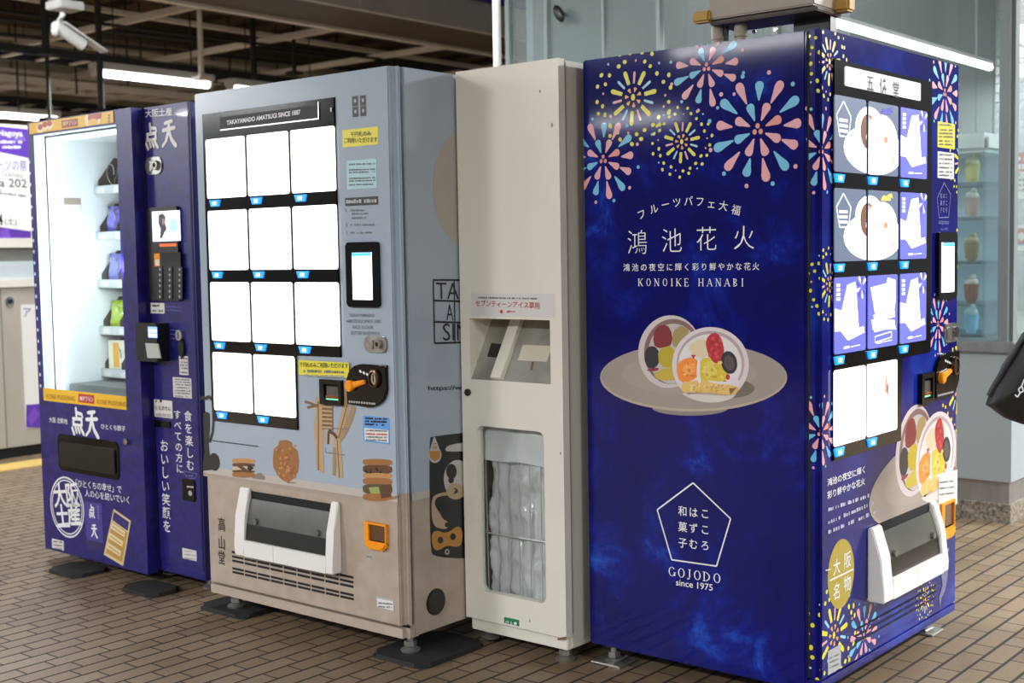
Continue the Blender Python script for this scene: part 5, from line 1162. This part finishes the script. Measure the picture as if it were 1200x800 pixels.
for k in range(3):
    a_ = (130.5-k*2.4+1.0, 616+k*11.5); A.pp([(a_[0], a_[1]-4), (a_[0]+15.8, a_[1]+6.6), (a_[0]+14.4, a_[1]+13), (a_[0]-1.4, a_[1]+2.6)], ink('gyoza', '#dfcfa6'), 3); A.pp([(a_[0]+1, a_[1]-.5), (a_[0]+14, a_[1]+9), (a_[0]+13.7, a_[1]+10.5), (a_[0]+.6, a_[1]+1)], ink('gyoza_brown', '#c09a5a'), 4)
A.obj('gyoza_tray_print', T_)
# little white dots down the left jamb
A = Art(TF, h=.0009); DOT = ink('dot_white', '#c9d6ea')
for k in range(21): t = k/20; A.ell(TF.at(34.6+(47.8-34.6)*t+2.0*(1-t)*0, 190+(452-190)*t), .0075, .0075, DOT, n=12)
A.obj('jamb_dots', T_)
# pickup port
pr = (TF.at(69, 530)[0], (TF.at(70, 551.5)[1]+TF.at(140, 561)[1])/2, TF.at(140, 540)[0], (TF.at(67.5, 508)[1]+TF.at(139.7, 517)[1])/2)
g = G(); g.slab(TF, rrect(*pr, .025), 0, .004, BLACKG, .002); pk = g.obj('pickup_port', T_)
g = G(); g.slab(TF, rrect(pr[0]+.02, pr[1]+.02, pr[2]-.02, pr[3]-.03, .012), .004, .010, SMOKE, .003); g.obj('pickup_flap', pk)
c = TF.at(149.8, 517); g = G(); g.cyl(TF.P(*c, 0), TF.P(*c, .012), .013, CHROME, n=16); g.obj('lock', T_)
sticker(T_, 'rating_label', TF, 61, 630.5, 75, 645, PAPER, lambda A: [A.scrawl(63, y, 73, y+1.2, 2, GREYI) for y in (635, 639, 643)])
# control panel fittings
A = Art(TP, h=.0018); A.text('大阪土産', (171, 138), (202.4, 135.2), 9.5, WHT, .012)
brush(A, TP.at(178, 160), TP.at(185.5, 160)[0]-TP.at(170.5, 160)[0], vr(TP, 178, 175, 30), 0, PAPER); brush(A, TP.at(198.5, 157), TP.at(207, 157)[0]-TP.at(190, 157)[0], vr(TP, 198, 172, 31), 1, PAPER)
A.obj('panel_lettering', T_)
A.vtext('食を楽しむ', (220.5, 480), (224, 552), 9.5, WHT, .006, fill=.92); A.vtext('すべての方に', (208, 479), (211.5, 555), 8.8, WHT, .006, fill=.92); A.vtext('おいしい笑顔を', (192.6, 514), (196.5, 624), 10, WHT, .006, fill=.95)
A.obj('vertical_slogan', T_)
A.loop([TP.at(*q) for q in ((216, 551.5), (231, 555), (229.5, 560), (223, 560.5), (217, 556))], .002, LILAC); A.scrawl(219, 557.5, 227, 558.5, 2, LILAC)
for k in range(3): A.line((200, 386+k*5), (208, 387+k*5), .002, LILAC)
A.scrawl(195, 360, 214, 361, 2.4, ink('faint', '#55509a')); A.scrawl(195, 364, 214, 365, 2.4, ink('faint', '#55509a'))
A.obj('panel_marks', T_)
lock_plate(T_, TP, TP.rect(171.5, 185, 191, 203.5))
bz = TP.rect(175.6, 243.5, 214.4, 352.5); g = G(); g.slab(TP, rrect(*bz, .006), 0, .014, BLACK, .003); ku = g.obj('keypad_unit', T_)
KF2 = TP.off(.014)
g = G(); g.slab(KF2, rrect(*KF2.rect(178.4, 248, 212, 282), .002), 0, .002, glow('lcd', '#dfe2f4', .9)); lc = g.obj('screen', ku)
A = Art(KF2.off(.002), h=.0004); A.pp([(186, 252), (191, 250), (194, 254), (193.5, 262), (195.5, 268), (193, 272), (190, 279), (187.5, 279), (188.5, 268), (186, 262)], ink('lcd_dark', '#4a4658'), 1); A.pp([(190, 256), (193, 256), (193.4, 262), (190.5, 264)], ink('lcd_skin', '#b8989c'), 2); A.rect(199.5, 256.5, 207.5, 271, glow('lcd_cyan', '#a8d4e4', .6), 1); A.obj('screen_print', lc)
g = G(); g.slab(KF2, rrect(*KF2.rect(187, 285.5, 207, 288.5), 0), 0, .001, glow('orange_led', '#d0602a', .6)); g.obj('message_strip', ku)
sticker(ku, 'orange_sticker', KF2, 180.8, 297, 187.8, 312, MATS['orange_plastic'], lambda A: A.rect(182, 304, 187, 311, PAPER))
g = G(); g.slab(KF2, rrect(*KF2.rect(189.5, 296, 212, 312), .002), 0, .001, mat('dark_lens', '#33312f', .1)); g.obj('price_window', ku)
for r_ in range(6):
    for q, x in enumerate((188.2, 199.6, 211.2)):
        c = KF2.at(x, 315.5+r_*6.4); g = G(); g.slab(KF2, rrect(c[0]-.016, c[1]-.010, c[0]+.016, c[1]+.010, .003), 0, .003, mat('key_dark', '#2a2b30', .35), .001); k_ = g.obj('key', ku)
        A = Art(KF2.off(.003), h=.0003); A.ell(c, .0055, .0055, GREY2, n=8); A.obj('key_mark', k_)
sticker(T_, 'small_label', TP, 172.3, 354.5, 193.5, 367.3, PAPER, lambda A: (A.scrawl(174, 359, 187, 359, 2.5, INKK), A.scrawl(174, 365, 191, 365.5, 2.5, GREYI)), .0025)
rb = TP.rect(176, 377, 199, 424); g = G()
u0, v0, u1, v1 = TP.rect(173, 377, 199.2, 423); DEPTH = .055
g.slab(TP, rrect(u0, v0, u1, v1, .006), 0, DEPTH, BLACK, .006); cr_ = g.obj('card_reader', T_)
CF = TP.off(DEPTH); g = G(); g.slab(CF, rrect(*CF.rect(173.4, 382.5, 184.6, 396), .002), 0, .001, glow('reader_screen', '#7fa6ea', 1.0)); q = g.obj('reader_screen', cr_)
A = Art(CF.off(.001), h=.0003); A.rect(174.3, 386, 183.6, 389.3, glow('reader_white', '#dfe9ff', 1.0)); A.rect(174.3, 391, 183.6, 394.6, glow('reader_white', '#dfe9ff', 1.0)); A.obj('screen_print', q)
g = G(); g.slab(CF, [CF.at(*p) for p in ((189.3, 419.6), (173.4, 419.4), (170.8, 401.8), (186, 402.6))][::-1], 0, .004, mat('reader_pad', '#b9bab8', .35), .002); g.obj('reader_pad', cr_)
c = TP.at(212, 392.5); g = G(); g.cyl(TP.P(*c, 0), TP.P(*c, .012), .020, ZINC, n=20); q = g.obj('coin_slot', T_); G().box((c[0]-.002, -.0128, c[1]-.012), (c[0]+.002, -.012, c[1]+.012), DARK).obj('slot_mouth', q)
c = TP.at(214.6, 408); g = G(); g.slab(TP, [(c[0]+.017*math.cos(2*math.pi*i/20), c[1]+.034*math.sin(2*math.pi*i/20)) for i in range(20)], .001, .012, BLACK, .003); g.obj('return_lever', T_)
sticker(T_, 'notice_sticker', TP, 210.3, 416.6, 221.4, 439.6, PAPER, lambda A: [A.scrawl(211.5, y, 220, y+.6, 2.2, INKK if y < 421 else GREYI) for y in (420.5, 425, 428.5, 432, 437)], .0025)
sticker(T_, 'notice_sticker', TP, 203, 441.5, 225.4, 467, PAPER, lambda A: [A.scrawl(205, y, 223.5, y+1, 1.8, GREYI) for y in (445, 448, 451, 454.5, 458, 461, 464.5)], .0025)
def use_(A): A.scrawl(182.5, 471, 190, 471.4, 3.4, INKK); A.text('使えません', (182, 480), (200.5, 481.6), 5.6, INKK, .01); A.scrawl(183, 487.4, 201, 489, 4, MATS['ink_midgrey'])
sticker(T_, 'notice_sticker', TP, 181, 467.5, 203, 490.3, PAPER, use_, .0025)
g = G(); g.slab(TP, rrect(*TP.rect(181.5, 491.5, 200.5, 501.5), .003), .001, .006, BLACKG, .002); g.obj('bill_slot', T_)
g = G(); g.slab(TP, rrect(*TP.rect(214.8, 560, 229.6, 588), .004), .001, .006, BLACKG, .002); q = g.obj('coin_return', T_); A = Art(TP.off(.006), h=.0004); A.scrawl(219.5, 571, 228.5, 571.5, 2, PAPER); A.ell(TP.at(224.5, 577.5), .012, .010, MATS['ink_midgrey'], n=10); A.obj('return_print', q)
sticker(T_, 'rating_label', TP, 214.2, 641.5, 231, 657.3, PAPER, lambda A: [A.scrawl(216, y, 229, y+1.5, 2, MATS['ink_midgrey']) for y in (646, 650, 654.5)], .0025)
# shelves with wire spirals and the packs on them
SD = .215; SHF_ = Face(TL, TR, (0, SD, 0), (1, 0, 0), (0, 0, 1))
RAIL = mat('shelf_rail', '#c3c8ca', .35, .3); TRAY = mat('shelf_tray', '#8f8d88', .5, .4); SPR = mat('spiral_wire', '#a9a9a6', .3, .8); DIV = mat('tray_divider', '#45423f', .5)
shz = [SHF_.at(x, y)[1] for x, y in ((120, 219), (123, 273), (126, 329), (129, 384), (131, 434))]
PK = [None, ('#6d66cc', 'shiny purple snack bag on the second shelf of the indigo machine'), ('#7f84dc', 'shiny purple snack bag on the third shelf of the indigo machine'), ('#a9c93a', 'yellow green snack bag on the fourth shelf of the indigo machine'), ('#e9e2c8', 'white and yellow snack box on the lowest shelf of the indigo machine')]
for i, z in enumerate(shz):
    g = G(); g.box((il+.002, SD+.012, z-.006), (ir-.01, .68, z), TRAY); sh = g.obj('shelf', T_)
    g = G(); g.box((il+.002, SD, z-.030), (ir-.01, SD+.014, z+.006), RAIL, .002); rl = g.obj('price_rail', sh)
    A = Art(Face(TL, TR, (0, SD, 0), (1, 0, 0), (0, 0, 1)), h=.0006)
    for k in range(5): A.poly([(il+.03+k*.125, z-.026), (il+.085+k*.125, z-.026), (il+.085+k*.125, z-.002), (il+.03+k*.125, z-.002)], PAPER)
    A.obj('price_tags', rl)
    for k in range(6):
        x = il+.006+k*.124
        if x > ir-.02: continue
        g = G(); pf = [(SD+.02, z), (SD+.02, z+.03), (SD+.10, z+.13), (.66, z+.13), (.66, z)]
        vs = [(x, a_, b_) for a_, b_ in pf]+[(x+.004, a_, b_) for a_, b_ in pf]; g.add(vs, [[0, 1, 2, 3, 4], [9, 8, 7, 6, 5]]+[[j, (j+1) % 5, 5+(j+1) % 5, 5+j] for j in range(5)], DIV); g.obj('divider', sh)
    for k in range(2):
        cx_ = il+.068+k*.124; pts = [(cx_+.045*math.cos(t), SD+.03+.30*t/(2*math.pi*6), z+.052+.045*math.sin(t)) for t in [2*math.pi*6*j/96 for j in range(97)]]
        G().tube(pts, .0028, SPR, n=5).obj('spiral', sh)
    if PK[i]:
        col, lab = PK[i]; org = TF.M @ Vector((il+.070, SD+.055, z+.002))
        g = G(); m = mat('pack_%d' % i, col, .22, coat=.5)
        if i < 4:
            nu, nv = 7, 7; V_ = []; 
            for s in (-1, 1):
                for a_ in range(nu):
                    for b_ in range(nv):
                        p, q = a_/(nu-1), b_/(nv-1); bul = (math.sin(math.pi*p)*math.sin(math.pi*q))**.6*.030; wv = .004*math.sin(9*q+5*p+i)
                        V_.append(((p-.5)*.10, s*bul+wv, q*.115))
            F_ = [[o_+a_*nv+b_, o_+a_*nv+b_+1, o_+(a_+1)*nv+b_+1, o_+(a_+1)*nv+b_] for o_ in (0, nu*nv) for a_ in range(nu-1) for b_ in range(nv-1)]
            g.add(V_, F_, m)
        else:
            g.box((-.05, -.02, 0), (.05, .02, .125), m, .003); g.box((-.02, -.0212, .01), (.012, -.02, .115), mat('pack_stripe', '#e5a83a', .4))
        o = g.obj('snack_box' if i == 4 else 'snack_pack', ang=60); o.location = org; o.rotation_euler = (R(-8) if i < 4 else 0, 0, TR+R(14)); tag(o, lab, 'snack', 'snacks in the indigo machine')
LF = Face(TL, TR, (il, 0, 0), (0, 1, 0), (0, 0, 1))
A = Art(LF, h=.001); A.rect(74.5, 231.5, 95, 240, ink('taupe', '#a8968a')); A.line((74.5, 240), (74.5, 247), .003, GREY2); A.line((95, 240), (95, 247), .003, GREY2); A.obj('wall_sticker', T_)
g = G(); g.box((il+.02, .05, ib), (ir-.02, .25, ib+.035), mat('lift_tray', '#6f7678', .4, .4), .004); g.obj('lift_tray', T_)
for x in (.10, .70, TW_-.09):
    for y in (.09, TDp-.05): foot(T_, x, y, TB+.015, z0=.016 if y < .1 and x < .9 else 0)
g = G(); g.tube([(.02, .02, TB+.005), (.02, .02, TB-.016), (.09, .02, TB-.024), (.14, .03, TB+.005)], .008, DKST, n=8); g.obj('drain_hook', T_)

# ================================================================== THE CREAM WRAPPER BIN
BW, BDp, BZ = .4065, .62, 1.8314
BL_, BR_ = (-1.1732, -.075, 0), 0
Bn = thing('waste_bin', 'tall cream waste bin with a clear lower window between pale blue and navy machines', 'waste bin', BL_, BR_)
BF = Face(BL_, BR_, (0, 0, 0), (1, 0, 0), (0, 0, 1)); BT = .030
o0, o1 = BF.rect(551, 373, 645, 449), None
op = (BF.at(551, 410)[0], (BF.at(551, 443.5)[1]+BF.at(645, 450.5)[1])/2, BF.at(644.8, 410)[0], (BF.at(553, 372)[1]+BF.at(643, 376)[1])/2)
wn_ = (BF.at(560.5, 600)[0], (BF.at(566, 690)[1]+BF.at(625, 707)[1])/2, BF.at(638.5, 600)[0], (BF.at(570, 498.5)[1]+BF.at(625, 506)[1])/2)
zm = (op[1]+wn_[3])/2
g = G(); BIF = BF.off(-BT)
g.plate(BF, (0, .09, BW, zm), wn_, -BT, 0, CREAM, .022); g.plate(BF, (0, zm, BW, op[3]+.12), op, -BT, 0, CREAM, .0); g.box((0, 0, op[3]+.12), (BW, BT, BZ), CREAM)
d_ = g.obj('door', Bn)
g = G()
g.box((0, BT+.004, .052), (.012, BDp, BZ-.004), CREAMD); g.box((BW-.012, BT+.004, .052), (BW-.0005, BDp, BZ-.004), CREAMD); g.box((0, BDp-.012, .052), (BW, BDp, BZ-.004), CREAMD); g.box((0, BT+.004, BZ-.016), (BW, BDp, BZ-.004), CREAMD); g.box((0, .04, .052), (BW, BDp, .07), CREAMD); g.box((.012, BT+.004, zm), (BW-.012, BDp-.012, zm+.01), CREAMD)
g.obj('cabinet', Bn)
g = G(); g.box((.012, .012, .049), (BW-.004, .045, .087), CREAM, .003); g.obj('kick_plate', Bn)
g = G(); g.box((BW-.002, BT+.0, .10), (BW+.0012, BT+.006, BZ-.01), mat('gap_grey', '#8d897e', .6)); g.obj('door_gap', Bn)
# slanted chute behind the opening
CHM = noisy('chute_steel', [(.25, '#8d8a80'), (.5, '#aaa89f'), (.75, '#c6c4bb')], 6, rough=.35, metal=.55)
dpt = .115; a0, b0, a1, b1 = op
g = G(); g.add([(a0, .002, b0), (a1, .002, b0), (a1, dpt, b1), (a0, dpt, b1), (a0, .006, b0-.004), (a1, .006, b0-.004), (a1, dpt+.004, b1), (a0, dpt+.004, b1)], [[0, 1, 2, 3], [7, 6, 5, 4]], CHM)
ch_o = g.obj('chute_plate', Bn)
g = G()
for x in (a0-.005, a1+.001): g.box((x, BT+.001, b0-.004), (x+.004, dpt+.006, b1+.004), CREAM)
g.box((a0-.005, BT+.001, b1+.001), (a1+.005, dpt+.006, b1+.005), CREAMD); g.obj('chute_cheek', Bn)
sl = (b1-b0)/dpt
CHF = Face(BL_, BR_, (0, .002, b0), (1, 0, 0), Vector((0, dpt, b1-b0)).normalized())
g = G(); e0, e1 = CHF.at(601, 377)[0], CHF.at(613, 377)[0]; Ls = math.hypot(dpt, b1-b0)
f0, f1 = CHF.at(577, 447)[0], CHF.at(590, 447)[0]; em0, em1 = (e0+f0)/2, (e1+f1)/2
g.slab(CHF, [(em0, .003), (em1, .003), (em1, Ls-.004), (em0, Ls-.004)], 0, .018, CREAM, .002); g.obj('chute_rib', ch_o)
A = Art(CHF, h=.001); A.pp([(576, 402), (588, 403), (584, 419), (571, 418)], INKK); A.rect(613, 404, 641, 424, ink('tape_buff', '#cfc9b4')); A.pp([(623, 424), (626, 424), (624, 434), (621.5, 434)], ink('rust', '#7a5f44')); A.pp([(596, 398), (600, 397), (598, 414), (592, 417)], ink('rust2', '#a08a68'), 8)
A.obj('chute_stains', ch_o)
# clear window, notice, tag, lock, dents
G().slab(BF.off(-.020), rrect(wn_[0]-.004, wn_[1]-.004, wn_[2]+.004, wn_[3]+.004, .024), 0, .003, GL).obj('window_pane', Bn)
def sv(A):
    A.text('セブンティーンアイス専用', (557.5, 358.8), (632.5, 362), 8, RED, .012); A.scrawl(559, 349.5, 630, 350.8, 2.2, GREYI); A.text('glico', (594, 366.6), (604, 367), 3.6, RED, .01); A.ell(BF.at(588, 365), .006, .006, RED, n=12)
sticker(Bn, 'ice_notice', BF, 552.3, 343.5, 650, 372, ink('notice_white', '#d6d4d2'), sv, label='white notice with red lettering')
def gt(A): A.text('日 5 ●', (593, 731.2), (606, 732.6), 4.2, WHT, .01)
sticker(Bn, 'green_tag', BF, 591, 722.5, 608.5, 733.5, GREENI, gt)
c = BF.at(549, 459.5); g = G(); g.cyl(BF.P(*c, 0), BF.P(*c, .008), .011, mat('lock_dark', '#4c4a46', .35, .8), n=18); g.obj('lock', Bn)
A = Art(BF, h=.0007); ST = ink('dent', '#8f897a')
for x, y, r_ in ((633, 107, .0035), (647, 146.5, .0045), (657, 531, .003), (621, 727, .003)): A.ell(BF.at(x, y), r_, r_*1.6, ST, n=9)
RS = ink('rust_brown', '#7a5230'); A.pp([(653, 747.5), (664, 745.5), (664, 748), (654, 750)], RS)
A.obj('door_marks', Bn)
for x in (.05, BW-.05):
    for y in (.06, BDp-.06): foot(Bn, x, y, .055, z0=.016 if x < .1 and y < .1 else 0)
# wire basket and the bag lining it
bk = thing('wire_basket', 'wire basket standing inside the cream bin behind its window', 'basket', (-1.1732, -.075, .07))
WM = mat('wire_white', '#d8d6d0', .35, .3)
bx0, bx1, by0, by1, bz1 = .035, BW-.03, .055, .50, wn_[3]-.07-.085
g = G()
for k in range(8):
    x = bx0+.012+(bx1-bx0-.024)*k/7
    for y in (by0, by1): g.cyl((x+.006*(1 if k == 0 else 0), y, .0), (x, y, bz1), .0022, WM, n=6)
for k in range(1, 8):
    y = by0+(by1-by0)*k/8
    for x in (bx0, bx1): g.cyl((x, y, 0), (x, y, bz1), .0022, WM, n=6)
g.obj('upright_wires', bk)
g = G()
for z in (.004, bz1*.52, bz1):
    g.tube([(bx0, by0-.002, z), (bx1, by0-.002, z), (bx1, by1, z), (bx0, by1, z), (bx0, by0-.002, z)], .0026, WM, n=6)
g.obj('hoop_wires', bk)
BAGC = bpy.data.materials.new('clear_plastic_bag'); BAGC.use_nodes = True; nt = BAGC.node_tree; nt.nodes.clear()
o = nt.nodes.new('ShaderNodeOutputMaterial'); d = nt.nodes.new('ShaderNodeBsdfPrincipled'); d.inputs['Base Color'].default_value = lin('#f4f2f3'); d.inputs['Roughness'].default_value = .16; d.inputs['Alpha'].default_value = .8
nt.links.new(d.outputs[0], o.inputs[0])
from mathutils import noise as MN
def crumple(name, x0, x1, y0, y1, z0, z1, amp, m, n=26, sc=9):
    g = G(); per = []
    for s in range(4):
        for k in range(n): 
            t = k/n; per.append([(x0+(x1-x0)*t, y0), (x1, y0+(y1-y0)*t), (x1-(x1-x0)*t, y1), (x0, y1-(y1-y0)*t)][s])
    nz = 60; vs = []
    for j in range(nz+1):
        z = z0+(z1-z0)*j/nz; bot = 1-.22*max(0, 1-j/9)**2
        for x, y in per:
            cx_, cy_ = (x0+x1)/2, (y0+y1)/2; xx, yy = cx_+(x-cx_)*bot, cy_+(y-cy_)*bot
            q = 1.3*abs(MN.noise(Vector((xx*sc, yy*sc, z*sc*.6))))+.7*abs(MN.noise(Vector((xx*sc*2.3, yy*sc*2.3, z*sc*1.4+7))))-.45
            dx, dy = cx_-xx, cy_-yy; ln = math.hypot(dx, dy) or 1; k_ = amp*(.5+q)
            vs.append((xx+dx/ln*k_, yy+dy/ln*k_, z))
    N = len(per); g.add(vs, [[j*N+k, j*N+(k+1) % N, (j+1)*N+(k+1) % N, (j+1)*N+k] for j in range(nz) for k in range(N)]+[list(range(N))], m)
    return g
g = crumple('bag', bx0+.006, bx1-.006, by0+.005, by1-.006, .012, bz1+.005, .026, BAGC, n=44, sc=14)
for v in g.bm.verts: v.co += Vector((-1.1732, -.075, .07))
bag = tag(g.obj('bin_liner', loc=(-1.1732+BW/2, .2, .08), ang=180), 'crumpled clear plastic bag of wrappers lining the basket in the cream bin', 'bag')
# folded cuff of the liner over the basket rim
g = G(); N = 60; vs = []
for j, (dz, off_) in enumerate(((.10, .004), (.075, -.004), (.05, -.010), (.03, -.006), (.0, -.012), (-.03, -.014))):
    for k in range(N):
        x = bx0+(bx1-bx0)*k/(N-1); w_ = .004*MN.noise(Vector((x*18, j*2.1, 3)))+.003*math.sin(x*40+j)
        vs.append((-1.1732+x, -.075+by0+off_+w_, .07+bz1+dz+.006*MN.noise(Vector((x*8, j, 1)))))
g.add(vs, [[j*N+k, j*N+k+1, (j+1)*N+k+1, (j+1)*N+k] for j in range(5) for k in range(N-1)], BAGC); cf = g.obj('liner_cuff', ang=180); cf.parent = bag; cf.matrix_parent_inverse = Matrix.Translation(bag.location).inverted()
rr = random.Random(5)
for k, (x, z, c_) in enumerate(((.10, .20, '#d9d2cf'), (.22, .16, '#cfc6c8'), (.30, .24, '#e0dad4'), (.17, .33, '#cbc9d2'), (.27, .36, '#c9d6da'), (.12, .05, '#d2c6bc'), (.25, .05, '#d5d2d6'))):
    g = G(); t_ = bmesh.new(); bmesh.ops.create_icosphere(t_, subdivisions=3, radius=.055)
    for v in t_.verts: v.co *= .75+.55*abs(MN.noise(v.co*26+Vector((k*3, 0, 0))))
    g.merge(t_, mat('wrapper_%d' % k, c_, .5)); o = g.obj('paper_wrapper', ang=20); o.location = (-1.1732+x, -.075+by0+.13+.04*(k % 2), .07+z+.06)
    tag(o, ('pale crumpled wrapper at mid height inside the bin liner', 'pink grey crumpled wrapper low inside the bin liner', 'cream crumpled wrapper at the right side of the bin liner', 'lilac grey crumpled wrapper on top of the waste', 'blue white crumpled wrapper topmost at the right in the bin liner', 'brownish crumpled wrapper at the bottom left of the bin liner', 'grey white crumpled wrapper at the bottom right of the bin liner')[k], 'wrapper', 'wrappers inside the bin liner')

# ================================================================== pads on the floor, box above the navy machine
def pad(label, x0, y0, x1, y1, rot=0):
    w, d = (x1-x0)/2, (y1-y0)/2; g = G(); g.slab(Face((0, 0, 0), 0, (0, 0, 0), (1, 0, 0), (0, 1, 0)), rrect(-w, -d, w, d, .035), 0, .016, PADM, .011)
    o = g.obj('anchor_pad'); o.location = ((x0+x1)/2, (y0+y1)/2, 0); return tag(o, label, 'floor pad', 'black anchor pads under the machines')
PADS = {}
def padpx(label, L, F_, Rr, ):
    a, b, c = hit(*L, 2, 0), hit(*F_, 2, 0), hit(*Rr, 2, 0)
    x0, x1 = min(a.x, b.x), max(b.x, c.x); y0, y1 = min(b.y, a.y), max(a.y, c.y); return pad(label, a.x, b.y, b.x, c.y)
padpx('black floor pad under the left front corner of the indigo machine', (51, 670), (87, 679), (127, 668))
padpx('black floor pad under the middle of the indigo machine', (135, 692), (177, 702), (214, 692))
padpx('black floor pad under the left front corner of the pale blue machine', (233, 712), (283, 727), (345, 710))
padpx('large black floor pad under the right front corner of the pale blue machine', (437, 767), (495, 786), (572, 757))
t = thing('junction_box', 'beige metal box with yellow end caps on pipes above the navy machine', 'junction box', (-.42, .20, 1.83))
JM = noisy('box_beige', [(.3, '#a59a8c'), (.7, '#b3a899')], 4, rough=.45); JY = mat('cap_ochre', '#c0973f', .5); PVC = mat('pvc_beige', '#b3a68f', .5)
z0 = hit(800, 28, 1, .2).z-1.83; xw = .335
g = G(); g.box((0, 0, z0), (xw, .16, z0+.26), JM, .004); g.obj('box_body', t)
g = G(); g.box((-.004, .012, z0-.014), (xw+.004, .17, z0-.001), mat('box_under', '#5b5145', .6), .003); g.obj('box_base', t)
g = G(); g.box((-.05, -.012, z0-.006), (.008, .022, z0+.028), JY, .006); g.obj('end_cap', t)
g = G(); g.box((xw-.006, .13, z0-.004), (xw+.042, .175, z0+.040), JY, .006); g.obj('end_cap', t)
for px, top in ((841, 0), (868, 0)):
    p = hit(px, 36, 1, .26); x = p.x+.42; g = G(); g.cyl((x, .06, 0), (x, .06, z0-.01), .013, PVC, n=16); g.cyl((x, .06, z0-.05), (x, .06, z0-.012), .019, PVC, n=16); g.cyl((x, .06, .03), (x, .06, .05), .016, PVC, n=16); g.obj('conduit', t)
p = hit(851, 38, 1, .26); g = G(); g.cyl((p.x+.42, .06, 0), (p.x+.42, .06, z0-.01), .008, BLACK, n=10); g.obj('cable', t)
g = G(); g.box((.215, .11, .0), (.33, .155, z0-.014), BLACK, .003); br = g.obj('bracket', t)
for px, py in ((883, 37), (908, 34)):
    p = hit(px, py, 1, .308); q = G(); q.cyl((p.x+.42, .1085, p.z-1.83), (p.x+.42, .112, p.z-1.83), .006, CHROME, n=12); q.obj('screw', br)
